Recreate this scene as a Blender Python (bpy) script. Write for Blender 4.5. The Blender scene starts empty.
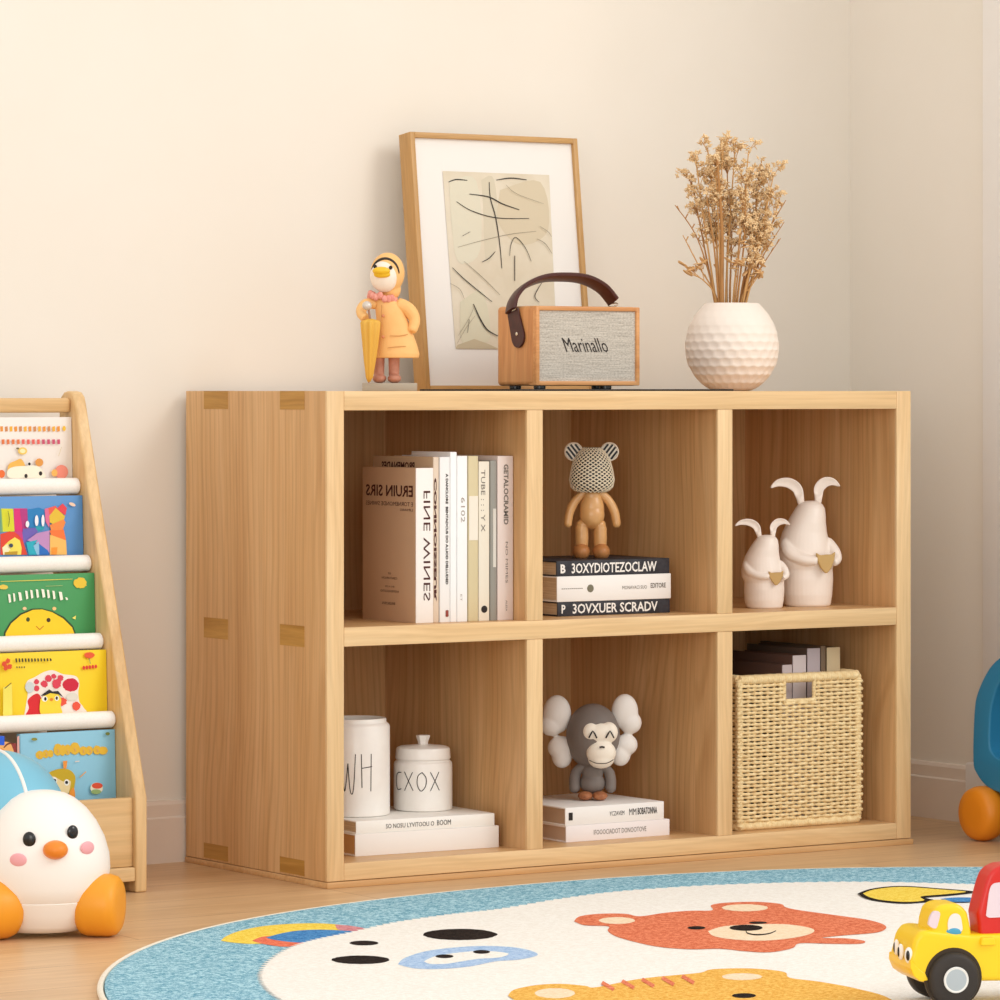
import bpy, bmesh, math, random
from mathutils import Matrix, Vector
C = bpy.context.scene.collection
PI = math.pi
# ------------------------------------------------------------------ camera, sky, lights, exposure
H = .7; F = 4177.0; TH = math.radians(-33.594)
CAM = Vector((-4.352*H, -7.179*H, H))
FW = Vector((-math.sin(TH), math.cos(TH), 0)); RT = Vector((math.cos(TH), math.sin(TH), 0)); UP = Vector((0, 0, 1))
HY = 391.0
sc = bpy.context.scene
cd = bpy.data.cameras.new('camera'); cam = bpy.data.objects.new('camera', cd); C.objects.link(cam)
cam.location = CAM; cam.rotation_euler = (PI/2, 0, TH)
cd.sensor_width = 36; cd.lens = F/1000*36; cd.shift_y = -(500-HY)/1000; cd.clip_end = 50
sc.camera = cam
vs = sc.view_settings
vs.view_transform = 'Standard'; vs.look = 'None'; vs.gamma = 1; vs.use_curve_mapping = False; vs.exposure = -0.07
w = bpy.data.worlds.new('world'); sc.world = w; w.use_nodes = True
bgn = w.node_tree.nodes['Background']; bgn.inputs[0].default_value = (1.0, .98, .96, 1); bgn.inputs[1].default_value = 1.10

def area(name, loc, target, size, power, col):
    l = bpy.data.lights.new(name, 'AREA'); l.shape = 'RECTANGLE'; l.size = size[0]; l.size_y = size[1]
    l.energy = power; l.color = col
    o = bpy.data.objects.new(name, l); C.objects.link(o); o.location = loc
    d = Vector(target)-Vector(loc); o.rotation_euler = d.to_track_quat('-Z', 'Y').to_euler()
    return o
area('window_daylight', (2.7, -4.7, 3.9), (.35, .1, .35), (2.3, 2.3), 108, (1, .965, .91))
area('left_fill', (-3.0, -4.3, 1.2), (.3, .1, .2), (2.2, 1.7), 38, (1, .955, .89))  # added soft fill from the left, not a lamp of the room

# ------------------------------------------------------------------ measuring helpers
def ray(px, py): return FW + RT*((px-500)/F) - UP*((py-HY)/F)
def hit(px, py, p0, n):
    d = ray(px, py); n = Vector(n); t = (Vector(p0)-CAM).dot(n)/d.dot(n); return CAM + d*t
def hy(px, py, y): return hit(px, py, (0, y, 0), (0, 1, 0))
def hx(px, py, x): return hit(px, py, (x, 0, 0), (1, 0, 0))
def hz(px, py, z): return hit(px, py, (0, 0, z), (0, 0, 1))

# ------------------------------------------------------------------ materials
def lin(c): return tuple((v/255/12.92 if v/255 <= .04045 else ((v/255+.055)/1.055)**2.4) for v in c)+(1.0,)
_m = {}
def plain(c, rough=.55, name=None, spec=.4, coat=0, metal=0):
    k = (tuple(c), rough, spec, coat, metal)
    if k in _m: return _m[k]
    m = bpy.data.materials.new(name or 'paint'); m.use_nodes = True
    b = m.node_tree.nodes['Principled BSDF']
    b.inputs['Base Color'].default_value = lin(c); b.inputs['Roughness'].default_value = rough
    b.inputs['Specular IOR Level'].default_value = spec; b.inputs['Coat Weight'].default_value = coat
    b.inputs['Metallic'].default_value = metal
    _m[k] = m; return m
def nodes(m): return m.node_tree.nodes, m.node_tree.links
def noise(m, scale, vec, detail=3, rough=.5, dist=0):
    n, l = nodes(m)
    mp = n.new('ShaderNodeMapping'); mp.inputs['Scale'].default_value = scale
    l.new(vec, mp.inputs[0]); t = n.new('ShaderNodeTexNoise'); l.new(mp.outputs[0], t.inputs[0])
    t.inputs['Scale'].default_value = 1; t.inputs['Detail'].default_value = detail; t.inputs['Roughness'].default_value = rough
    t.inputs['Distortion'].default_value = dist
    return t.outputs[0]
def ramp(m, fac, stops):
    n, l = nodes(m); r = n.new('ShaderNodeValToRGB'); l.new(fac, r.inputs[0])
    e = r.color_ramp.elements
    while len(e) < len(stops): e.new(.5)
    for q, (p, c) in zip(e, stops): q.position = p; q.color = lin(c)
    return r.outputs[0]
def mixc(m, mode, fac, a, b):
    n, l = nodes(m); x = n.new('ShaderNodeMix'); x.data_type = 'RGBA'; x.blend_type = mode
    for s, v in ((0, fac), (6, a), (7, b)):
        if isinstance(v, (int, float)): x.inputs[s].default_value = v
        elif isinstance(v, tuple): x.inputs[s].default_value = v
        else: l.new(v, x.inputs[s])
    return x.outputs[2]
def bump(m, h, strength, dist):
    n, l = nodes(m); b = n.new('ShaderNodeBump'); b.inputs['Strength'].default_value = strength; b.inputs['Distance'].default_value = dist
    l.new(h, b.inputs['Height']); l.new(b.outputs[0], n['Principled BSDF'].inputs['Normal'])
def newmat(name, rough=.5, spec=.4):
    m = bpy.data.materials.new(name); m.use_nodes = True; n, l = nodes(m)
    n['Principled BSDF'].inputs['Roughness'].default_value = rough; n['Principled BSDF'].inputs['Specular IOR Level'].default_value = spec
    tc = n.new('ShaderNodeTexCoord'); return m, tc.outputs['Object']
def setc(m, c): m.node_tree.links.new(c, m.node_tree.nodes['Principled BSDF'].inputs['Base Color'])
def wood(name, axis, lo, mid, hi, stave=0, sdir=1, rough=.42, k=1.0, fig_=.12):
    """grain runs along axis; staves (glued planks) are stacked along sdir"""
    m, v = newmat(name, rough)
    n, l = nodes(m)
    def sc_(a, b): return tuple(b*k if i == axis else a*k for i in range(3))
    warp = noise(m, sc_(3, 1.5), v, 2)
    add = n.new('ShaderNodeVectorMath'); add.operation = 'MULTIPLY_ADD'
    l.new(warp, add.inputs[0]); add.inputs[1].default_value = (.05, .05, .05); l.new(v, add.inputs[2])
    vec = add.outputs[0]
    if stave:
        sep = n.new('ShaderNodeSeparateXYZ'); l.new(v, sep.inputs[0])
        dv = n.new('ShaderNodeMath'); dv.operation = 'DIVIDE'; l.new(sep.outputs[sdir], dv.inputs[0]); dv.inputs[1].default_value = stave
        fl = n.new('ShaderNodeMath'); fl.operation = 'FLOOR'; l.new(dv.outputs[0], fl.inputs[0])
        wn = n.new('ShaderNodeTexWhiteNoise'); wn.noise_dimensions = '1D'; l.new(fl.outputs[0], wn.inputs['W'])
        a2 = n.new('ShaderNodeVectorMath'); a2.operation = 'MULTIPLY_ADD'; l.new(wn.outputs['Color'], a2.inputs[0]); a2.inputs[1].default_value = (3, 3, 3); l.new(vec, a2.inputs[2]); vec = a2.outputs[0]
    g1 = noise(m, sc_(26, 1.6), vec, 4, .55, .6)
    g2 = noise(m, sc_(190, 5), vec, 3, .6)
    base = ramp(m, g1, [(.30, lo), (.5, mid), (.72, hi)])
    streak = ramp(m, g2, [(.30, (196, 186, 172)), (.62, (255, 255, 255))])
    c = mixc(m, 'MULTIPLY', .30, base, streak)
    # cathedral figure
    wv = n.new('ShaderNodeTexWave'); wv.wave_type = 'RINGS'; wv.rings_direction = 'SPHERICAL'
    mp = n.new('ShaderNodeMapping'); mp.inputs['Scale'].default_value = sc_(9, .9); l.new(vec, mp.inputs[0]); l.new(mp.outputs[0], wv.inputs[0])
    wv.inputs['Scale'].default_value = 3.5; wv.inputs['Distortion'].default_value = 5; wv.inputs['Detail'].default_value = 2; wv.inputs['Detail Scale'].default_value = .6
    fig = ramp(m, wv.outputs['Fac'], [(.0, (226, 214, 198)), (.35, (255, 255, 255))])
    c = mixc(m, 'MULTIPLY', fig_, c, fig)
    if stave:
        tone = ramp(m, wn.outputs['Value'], [(0, (243, 237, 228)), (1, (255, 255, 255))])
        c = mixc(m, 'MULTIPLY', .8, c, tone)
    setc(m, c); bump(m, g2, .08, .0006)
    return m
OAK = ((216, 170, 117), (223, 180, 128), (230, 190, 140))
oak_z = wood('oak_upright', 2, *OAK, stave=.058, sdir=1, fig_=.42)
oak_x = wood('oak_lengthwise', 0, *OAK, stave=.058, sdir=1)
LT = ((226, 188, 136), (233, 198, 148), (239, 208, 161))
oak_edge_z = wood('oak_edge_upright', 2, *LT); oak_edge_x = wood('oak_edge_lengthwise', 0, *LT)
tenon_m = wood('tenon_wood', 1, (172, 122, 52), (190, 142, 68), (206, 158, 84), rough=.5, k=1.6)
pine_z = wood('pine_upright', 2, (214, 172, 116), (226, 188, 134), (235, 201, 150)); pine_x = wood('pine_lengthwise', 0, (214, 172, 116), (226, 188, 134), (235, 201, 150))
ash_z = wood('frame_wood_upright', 2, (190, 146, 88), (200, 156, 98), (210, 168, 110), k=2); ash_x = wood('frame_wood_lengthwise', 0, (190, 146, 88), (200, 156, 98), (210, 168, 110), k=2)
radio_wood = wood('radio_wood', 2, (206, 140, 84), (220, 158, 100), (230, 172, 116), k=1.6)
def noisy(name, a, b, scale, rough=.6, bs=.0, bd=.001, spec=.3):
    m, v = newmat(name, rough, spec); f = noise(m, (scale,)*3, v, 4, .6); setc(m, ramp(m, f, [(.35, a), (.65, b)]))
    if bs: bump(m, f, bs, bd)
    return m
wall_m = noisy('wall_paint', (236, 229, 217), (238, 231, 220), 3, .85, .0, spec=.15)
base_m = noisy('baseboard_paint', (232, 218, 204), (236, 222, 208), 6, .5)
trim_m = noisy('casing_paint', (240, 236, 232), (244, 240, 236), 6, .5)
ceramic = noisy('cream_ceramic', (238, 224, 212), (243, 231, 220), 8, .38, spec=.5)
white_fabric = noisy('white_fabric', (242, 236, 228), (248, 243, 236), 400, .8, .15, .0004)
white_plastic = plain((244, 240, 234), .35, 'white_plastic')
blue_plastic = plain((122, 188, 212), .42, 'sky_blue_plastic'); teal_plastic = plain((48, 132, 172), .38, 'blue_plastic')
orange_plastic = plain((240, 160, 40), .4, 'orange_plastic'); orange2 = plain((236, 142, 28), .4, 'deep_orange_plastic')
yellow_plastic = plain((246, 205, 20), .3, 'yellow_plastic', .5); red_plastic = plain((208, 34, 26), .3, 'red_plastic', .5)
black_gloss = plain((18, 16, 16), .2, 'black_gloss', .6); tyre = plain((48, 42, 38), .6, 'rubber')
pages_m, _v = newmat('page_edges', .8); setc(pages_m, ramp(pages_m, noise(pages_m, (900, 30, 900), _v, 2), [(.3, (205, 182, 150)), (.7, (232, 214, 184))]))

# floor boards
floor_m, v = newmat('oak_floor', .34)
n, l = nodes(floor_m)
br = n.new('ShaderNodeTexBrick'); l.new(v, br.inputs[0]); br.offset = .37; br.inputs['Scale'].default_value = 1
br.inputs['Brick Width'].default_value = 1.3; br.inputs['Row Height'].default_value = .165; br.inputs['Mortar Size'].default_value = .0012; br.inputs['Mortar Smooth'].default_value = .2
br.inputs['Color1'].default_value = lin((244, 240, 236)); br.inputs['Color2'].default_value = lin((255, 255, 255)); br.inputs['Mortar'].default_value = lin((200, 182, 160))
g1 = noise(floor_m, (2.0, 22, 1), v, 4, .6, .8); g2 = noise(floor_m, (9, 150, 1), v, 3, .6)
c = ramp(floor_m, g1, [(.3, (208, 169, 124)), (.5, (218, 181, 138)), (.7, (228, 193, 150))])
c = mixc(floor_m, 'MULTIPLY', .5, c, ramp(floor_m, g2, [(.3, (215, 205, 190)), (.6, (255, 255, 255))]))
c = mixc(floor_m, 'MULTIPLY', 1.0, c, br.outputs['Color']); setc(floor_m, c)

def pile(name, a, b):
    m, v = newmat(name, .95, .1); f = noise(m, (520, 520, 520), v, 2, .7); g = noise(m, (170, 170, 170), v, 2, .6)
    mx = n_avg(m, f, g); setc(m, ramp(m, mx, [(.41, a), (.59, b)])); bump(m, f, .7, .002); return m
def n_avg(m, a, b):
    n, l = nodes(m); x = n.new('ShaderNodeMath'); x.operation = 'ADD'; l.new(a, x.inputs[0]); l.new(b, x.inputs[1])
    y = n.new('ShaderNodeMath'); y.operation = 'MULTIPLY'; l.new(x.outputs[0], y.inputs[0]); y.inputs[1].default_value = .5; return y.outputs[0]
P_BLUE = pile('blue_pile', (84, 150, 178), (190, 228, 238)); P_CREAM = pile('cream_pile', (240, 234, 224), (252, 249, 242))
P_ORANGE = pile('orange_pile', (206, 96, 62), (242, 150, 112)); P_GOLD = pile('gold_pile', (224, 158, 60), (250, 204, 110))
P_YEL = pile('yellow_pile', (236, 196, 56), (252, 228, 110)); P_BLACK = pile('black_pile', (22, 16, 14), (52, 42, 38)); P_LBLUE = pile('pale_blue_pile', (146, 180, 222), (198, 220, 244))
P_MBLUE = pile('mid_blue_pile', (48, 112, 176), (96, 160, 214)); P_RED = pile('coral_pile', (222, 98, 70), (246, 140, 108)); P_PEACH = pile('peach_pile', (240, 214, 176), (252, 232, 204)); P_PINK = pile('mauve_pile', (200, 120, 130), (226, 160, 160))

# ------------------------------------------------------------------ object helpers
def obj(name, bm, mats, parent=None, loc=None, smooth=True, ang=35):
    me = bpy.data.meshes.new(name)
    if isinstance(bm, bmesh.types.BMesh): bm.normal_update(); bm.to_mesh(me); bm.free()
    else: me = bm
    for m in (mats if isinstance(mats, (list, tuple)) else [mats]): me.materials.append(m)
    o = bpy.data.objects.new(name, me); C.objects.link(o)
    if parent: o.parent = parent
    if loc is not None: o.location = loc
    if smooth:
        for p in me.polygons: p.use_smooth = True
        if ang: me.set_sharp_from_angle(angle=math.radians(ang))
    return o
def tag(o, label, cat, group=None):
    o['label'] = label; o['category'] = cat
    if group: o['group'] = group
    return o
def thing(name, label, cat, loc=(0, 0, 0), rz=0, group=None, rx=0):
    o = bpy.data.objects.new(name, None); C.objects.link(o); o.location = loc; o.rotation_euler = (rx, 0, rz); o.empty_display_size = .05
    return tag(o, label, cat, group)
def struct(name, bm, m):
    o = obj(name, bm, m); o['kind'] = 'structure'; return o
def B(): return bmesh.new()
def box(bm, x0, x1, y0, y1, z0, z1, bev=0, mi=0, seg=2):
    r = bmesh.ops.create_cube(bm, size=1, matrix=Matrix.Translation(((x0+x1)/2, (y0+y1)/2, (z0+z1)/2)) @ Matrix.Diagonal((abs(x1-x0), abs(y1-y0), abs(z1-z0), 1)))
    vs_ = r['verts']; fs = set(f for v in vs_ for f in v.link_faces)
    for f in fs: f.material_index = mi
    if bev:
        es = list(set(e for v in vs_ for e in v.link_edges))
        rr = bmesh.ops.bevel(bm, geom=es, offset=bev, segments=seg, affect='EDGES', profile=.5)
        for f in rr['faces']: f.material_index = mi
def loft(bm, rings, cap=True, mi=0, close=True):
    R = [[bm.verts.new(p) for p in ring] for ring in rings]; n_ = len(R[0])
    for a, b in zip(R, R[1:]):
        for i in range(n_ if close else n_-1):
            j = (i+1) % n_; f = bm.faces.new((a[i], a[j], b[j], b[i])); f.material_index = mi
    if cap:
        f = bm.faces.new(list(reversed(R[0]))); f.material_index = mi; f = bm.faces.new(R[-1]); f.material_index = mi
    return R
def lathe(bm, prof, cx=0, cy=0, seg=40, mi=0, cap=True, sx=1, sy=1):
    loft(bm, [[(cx+sx*r*math.cos(2*PI*i/seg), cy+sy*r*math.sin(2*PI*i/seg), z) for i in range(seg)] for r, z in prof], cap, mi)
def lathe_axis(bm, prof, o, ax, seg=36, mi=0):
    ax = Vector(ax).normalized(); q = ax.to_track_quat('Z', 'Y').to_matrix(); o = Vector(o)
    loft(bm, [[o + q @ Vector((r*math.cos(2*PI*i/seg), r*math.sin(2*PI*i/seg), z)) for i in range(seg)] for r, z in prof], True, mi)
def ell(bm, c, r, mi=0, rot=None, u=24, v=16):
    M = Matrix.Translation(c) @ (rot.to_4x4() if rot else Matrix()) @ Matrix.Diagonal((r[0], r[1], r[2], 1))
    k = bmesh.ops.create_uvsphere(bm, u_segments=u, v_segments=v, radius=1, matrix=M)
    for f in set(f for vv in k['verts'] for f in vv.link_faces): f.material_index = mi
def tube(bm, pts, rad, seg=10, mi=0, flat=None):
    """rad: number or list; flat: (unit vector, factor) squashes the section"""
    pts = [Vector(p) for p in pts]; rs = rad if isinstance(rad, (list, tuple)) else [rad]*len(pts); rings = []
    prev = None
    for i, p in enumerate(pts):
        t = (pts[min(i+1, len(pts)-1)]-pts[max(i-1, 0)]).normalized()
        a = (prev - t*prev.dot(t)) if prev else t.orthogonal()
        a = a.normalized(); prev = a; b = t.cross(a)
        rings.append([p + (a*math.cos(2*PI*k/seg)+b*math.sin(2*PI*k/seg))*rs[i] for k in range(seg)])
    loft(bm, rings, True, mi)
def band(bm, pts, wdir, w_, t_, mi=0):
    """flat strap along pts: width w_ along wdir, thickness t_"""
    pts = [Vector(p) for p in pts]; wdir = Vector(wdir).normalized(); rings = []
    for i, p in enumerate(pts):
        t = (pts[min(i+1, len(pts)-1)]-pts[max(i-1, 0)]).normalized(); nn = t.cross(wdir).normalized()
        ww = w_[i] if isinstance(w_, (list, tuple)) else w_
        sec = []
        for k in range(12):
            a = 2*PI*k/12; ca, sa = math.cos(a), math.sin(a)
            sec.append(p + wdir*ww/2*math.copysign(abs(ca)**.6, ca) + nn*t_/2*math.copysign(abs(sa)**.6, sa))
        rings.append(sec)
    loft(bm, rings, True, mi)
def spline(pts, n_=8):
    P = [Vector(p) for p in pts]; out = []
    for i in range(len(P)-1):
        p0 = P[max(i-1, 0)]; p1 = P[i]; p2 = P[i+1]; p3 = P[min(i+2, len(P)-1)]
        for k in range(n_):
            t = k/n_; out.append(.5*((2*p1)+(-p0+p2)*t+(2*p0-5*p1+4*p2-p3)*t*t+(-p0+3*p1-3*p2+p3)*t**3))
    out.append(P[-1]); return out
def prism(bm, poly, a0, a1, fn, mi=0):
    """2-D outline extruded between a0 and a1; fn(u, v, a) gives the 3-D point"""
    A = [bm.verts.new(fn(u, v, a0)) for u, v in poly]; Bv = [bm.verts.new(fn(u, v, a1)) for u, v in poly]; n_ = len(poly)
    fs = [bm.faces.new(list(reversed(A))), bm.faces.new(Bv)]
    for i in range(n_): j = (i+1) % n_; fs.append(bm.faces.new((A[i], A[j], Bv[j], Bv[i])))
    for f in fs: f.material_index = mi
    return fs
def bevmod(o, w_, s=3, ang=40):
    m = o.modifiers.new('bevel', 'BEVEL'); m.width = w_; m.segments = s; m.limit_method = 'ANGLE'; m.angle_limit = math.radians(ang); return o
def remesh(o, vox, it=4):
    m = o.modifiers.new('remesh', 'REMESH'); m.mode = 'VOXEL'; m.voxel_size = vox; m.use_smooth_shade = True
    s = o.modifiers.new('smooth', 'SMOOTH'); s.factor = .5; s.iterations = it; return o
def root_matrix(o): return Matrix.LocRotScale(o.location, o.rotation_euler, Vector((1, 1, 1)))
def text_bm(bm, s, height, org, right, up, length=None, mi=0, depth=.0002, shear=0, bold=0, align='LEFT'):
    """letters as geometry; org = start of the baseline; stretched to length"""
    cu = bpy.data.curves.new('lettering', 'FONT'); cu.body = s; cu.size = 1; cu.offset = bold; cu.resolution_u = 2
    to = bpy.data.objects.new('lettering', cu); me = bpy.data.meshes.new_from_object(to)
    bpy.data.objects.remove(to)
    if not len(me.vertices): return
    xs = [v.co.x for v in me.vertices]; ys = [v.co.y for v in me.vertices]; x0, x1, y0, y1 = min(xs), max(xs), min(ys), max(ys)
    k = height/(y1-y0); kx = (length/(x1-x0)) if length else k
    right = Vector(right).normalized(); up = Vector(up).normalized(); org = Vector(org)
    V = [bm.verts.new(org + right*(v.co.x-x0)*kx + up*(v.co.y-y0)*k) for v in me.vertices]
    if shear:
        for v_ in V: v_.co += right*shear*(v_.co-org).dot(up)
    for p in me.polygons:
        try: f = bm.faces.new([V[i] for i in p.vertices]); f.material_index = mi
        except ValueError: pass
    bpy.data.meshes.remove(me)
def lettering(parent, specs, m, name='lettering'):
    for s in specs:
        bm = B(); text_bm(bm, **s); obj(name, bm, m, parent, smooth=False)

class Art:
    """flat printed shapes, measured off the photo, laid on a plane of a thing"""
    def __init__(s, name, root, p0, nrm, step=.00012, start=.0004):
        s.name, s.root, s.p0, s.n = name, root, Vector(p0), Vector(nrm).normalized()
        s.inv = root_matrix(root).inverted() if root else Matrix()
        s.bm = B(); s.mats = []; s.k = 0; s.step, s.start = step, start
    def mi(s, m):
        if not isinstance(m, bpy.types.Material): m = plain(m, .6)
        if m not in s.mats: s.mats.append(m)
        return s.mats.index(m)
    def pt(s, px, py, d): return s.inv @ (hit(px, py, s.p0, s.n) + s.n*d)
    def poly(s, pts, m, sm=False):
        if sm:
            q = spline([(a, b, 0) for a, b in pts+[pts[0]]], 5)[:-1]; pts = [(a.x, a.y) for a in q]
        d = s.start+s.step*s.k; s.k += 1
        f = s.bm.faces.new([s.bm.verts.new(s.pt(x, y, d)) for x, y in pts]); f.material_index = s.mi(m)
    def el(s, cx, cy, rx, ry, m, a0=0, a1=360, n_=28, jag=0, rot=0):
        r = random.Random(int(cx*7+cy)); P = []
        for i in range(n_ if a1-a0 >= 360 else n_+1):
            a = math.radians(a0+(a1-a0)*i/n_); j = 1+jag*r.uniform(-1, 1); x, y = rx*j*math.cos(a), ry*j*math.sin(a)
            P.append((cx+x*math.cos(rot)-y*math.sin(rot), cy+x*math.sin(rot)+y*math.cos(rot)))
        s.poly(P, m)
    def line(s, pts, w_, m, sm=True):
        q = [(a.x, a.y) for a in spline([(a, b, 0) for a, b in pts], 6)] if sm and len(pts) > 2 else pts
        d = s.start+s.step*s.k; s.k += 1; L = []; R = []
        for i, (x, y) in enumerate(q):
            a = q[max(i-1, 0)]; b = q[min(i+1, len(q)-1)]; dx, dy = b[0]-a[0], b[1]-a[1]; h = math.hypot(dx, dy) or 1
            tp = .5+.5*math.sin(PI*min(max(i/(len(q)-1), .08), .92)); nx, ny = -dy/h*w_/2*tp, dx/h*w_/2*tp
            L.append(s.bm.verts.new(s.pt(x+nx, y+ny, d))); R.append(s.bm.verts.new(s.pt(x-nx, y-ny, d)))
        k = s.mi(m)
        for i in range(len(q)-1): f = s.bm.faces.new((L[i], L[i+1], R[i+1], R[i])); f.material_index = k
    def done(s, parent=None):
        o = obj(s.name, s.bm, s.mats, parent or s.root, smooth=False); return o

# ------------------------------------------------------------------ the room
WA = (-.0619, .4055); WC = (1.3268, .4978)
sl = (WC[1]-WA[1])/(WC[0]-WA[0]); wy = lambda x: WA[1]+(x-WA[0])*sl      # face of the baseboard at the back
XR = 1.3268
bm = B(); box(bm, -3.5, 3.2, -4.2, 1.0, -.05, 0); struct('floor', bm, floor_m)
bm = B(); prism(bm, [(-3.5, wy(-3.5)+.012), (XR+.13, wy(XR+.13)+.012), (XR+.13, wy(XR)+.15), (-3.5, wy(-3.5)+.15)], 0, 2.7, lambda u, v, a: (u, v, a)); struct('wall_back', bm, wall_m)
bm = B(); box(bm, XR+.012, XR+.13, -.45, wy(XR)+.02, 0, 2.7); struct('wall_right', bm, wall_m)
def board_profile(t): return [(0, 0), (.012, 0), (.012, .066), (.0085, .0685), (.0085, .086), (.006, .091), (0, .092)]
def baseboard(name, p, q, inward):
    p = Vector(p+(0,)); q = Vector(q+(0,)); bm = B(); inw = Vector(inward+(0,)).normalized()
    loft(bm, [[P + inw*(a-.012) + UP*b for a, b in board_profile(0)] for P in (p, q)], True); o = struct(name, bm, base_m)
    o.data.set_sharp_from_angle(angle=.3); return o
baseboard('baseboard_back', (-3.5, wy(-3.5)), (XR+.01, wy(XR+.01)), (sl, -1))
baseboard('baseboard_right', (XR, wy(XR)+.005), (XR, .176), (-1, 0))
bm = B(); box(bm, XR-.012, XR+.012, -.47, .140, 0, 2.7, .003); box(bm, XR-.016, XR+.012, -.47, .178, 0, .10, .003); struct('trim_1', bm, trim_m)

# ------------------------------------------------------------------ the bookcase
W, D, T = 1.054, .404, .028
cab = thing('cube_bookcase', 'wide six-cell oak cube bookcase standing against the back wall', 'bookcase', (0, 0, 0))
def part(name, m, dims, parent=cab, bev=.0012):
    bm = B(); box(bm, *dims, bev); return obj(name, bm, m, parent)
def panel(name, dims, long_axis, bev=.0012):
    """board with a strip of paler wood colour along its front edge"""
    bm = B(); x0, x1, y0, y1, z0, z1 = dims; box(bm, x0, x1, y0+.006, y1, z0, z1, 0, 0); box(bm, x0, x1, y0, y0+.0062, z0, z1, bev, 1)
    return obj(name, bm, [oak_z, oak_edge_z] if long_axis == 2 else [oak_x, oak_edge_x], cab)
Z0, Z1, Z2, Z3, Z4, Z5 = .0095, .034, .3395, .3665, .6725, .7
panel('side_panel', (0, T, 0, D, Z0, Z5), 2); panel('side_panel', (W-T, W, 0, D, Z0, Z5), 2)
panel('top_panel', (T, W-T, 0, D, Z4, Z5), 0); panel('shelf', (T, W-T, 0, .388, Z2, Z3), 0); panel('bottom_panel', (T, W-T, 0, .388, Z0, Z1), 0)
DX = [(.339, .367), (.683, .711)]
for x0, x1 in DX:
    panel('divider', (x0, x1, .0005, .388, Z3, Z4), 2); panel('divider', (x0, x1, .0005, .388, Z1, Z2), 2)
part('back_panel', oak_z, (T, W-T, .388, .398, Z0, Z5-.001), bev=0)
part('plinth', oak_x, (-.002, W+.002, -.004, D, 0, .0085), bev=.001)
for y0, y1 in ((.2794, .3503), (.062, .1302)):
    for z0, z1 in ((Z4+.001, Z5+.0001), (Z2-.003, Z3), (.012, Z1)):
        o = part('joint_tenon', tenon_m, (-.0004, .01, y0, y1, z0, z1), bev=0)

# ------------------------------------------------------------------ books
def book(label, loc, t, h, d, cover, flat=False, rz=0, group=None, spine=None, pages=None, hard=.0022, rx=0, ry=0, inset=.003, round_=0):
    """upright: thickness x, spine faces -y, height z.  flat: height runs along x, thickness z"""
    r = thing('book', label, 'book', loc, rz, group, rx); r.rotation_euler[1] = ry
    f = (lambda a, b, c_: (c_, b, a)) if flat else (lambda a, b, c_: (a, b, c_))
    def bb(bm, a0, a1, b0, b1, c0, c1, bev=0, mi=0):
        p = f(a0, b0, c0); q = f(a1, b1, c1); box(bm, p[0], q[0], p[1], q[1], p[2], q[2], bev, mi)
    bm = B(); bb(bm, 0, hard, .0015, d, 0, h, .0005); bb(bm, t-hard, t, .0015, d, 0, h, .0005); bb(bm, 0, t, 0, hard, 0, h, .0009, 1 if spine else 0)
    obj('cover', bm, [cover, spine] if spine else cover, r)
    bm = B(); bb(bm, hard*.9, t-hard*.9, hard*.9, d-inset, inset, h-inset); obj('page_block', bm, pages or pages_m, r, smooth=False)
    return r
ink = plain((34, 26, 24), .6, 'black_ink'); maroon = plain((74, 28, 22), .6, 'maroon_ink'); gink = plain((120, 112, 104), .6, 'grey_ink')
lt_ink = plain((168, 158, 148), .6, 'pale_ink'); white_ink = plain((240, 236, 230), .6, 'white_ink')
wcov = plain((243, 240, 236), .5, 'white_cover'); tcov = plain((205, 170, 138), .5, 'tan_cover')
M = Z3
G1 = 'upright books in the top left cell'
def X(px, y): return hy(px, 500, y).x
def ZZ(px, py, y): return hy(px, py, y).z
# the two WINES books
YB = .034
xa, xb = X(416, YB), X(433.4, YB)
b = book('tan book turned outward with FINE WINES in maroon on its white spine', (xa, YB, M), xb-xa, ZZ(420, 468, YB)-M, .146, tcov, group=G1, spine=plain((244, 238, 232), .5))
h = ZZ(420, 468, YB)-M
lettering(b, [dict(s='FINE WINES', height=.0115, org=(xb-xa-.0055, -.0004, h-.033), right=(0, 0, -1), up=(-1, 0, 0), length=.158, bold=.0)], maroon, 'spine_title')
lettering(b, [dict(s='ERUIN SIRS', height=.0165, org=(-.0004, .008, h-.042), right=(0, 1, 0), up=(0, 0, 1), length=.128, bold=.02),
              dict(s='E TORNEMONDE SWINES', height=.006, org=(-.0004, .008, h-.0555), right=(0, 1, 0), up=(0, 0, 1), length=.128),
              dict(s='LIMARS', height=.0035, org=(-.0004, .008, h-.0625), right=(0, 1, 0), up=(0, 0, 1), length=.034),
              dict(s='OF', height=.0026, org=(-.0004, .067, h-.155), right=(0, 1, 0), up=(0, 0, 1), length=.008),
              dict(s='CENTURION', height=.0032, org=(-.0004, .050, h-.162), right=(0, 1, 0), up=(0, 0, 1), length=.042),
              dict(s='IN A M', height=.0026, org=(-.0004, .058, h-.174), right=(0, 1, 0), up=(0, 0, 1), length=.024),
              dict(s='NOMENGUSTIO', height=.0032, org=(-.0004, .046, h-.181), right=(0, 1, 0), up=(0, 0, 1), length=.05),
              dict(s='BRISBORN', height=.0038, org=(-.0004, .056, h-.199), right=(0, 1, 0), up=(0, 0, 1), length=.035)], maroon, 'cover_title')
xc, xd = xb+.0012, X(439.2, YB); h2 = ZZ(436, 457, YB)-M; t2 = .020; x2 = xd-t2
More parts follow.
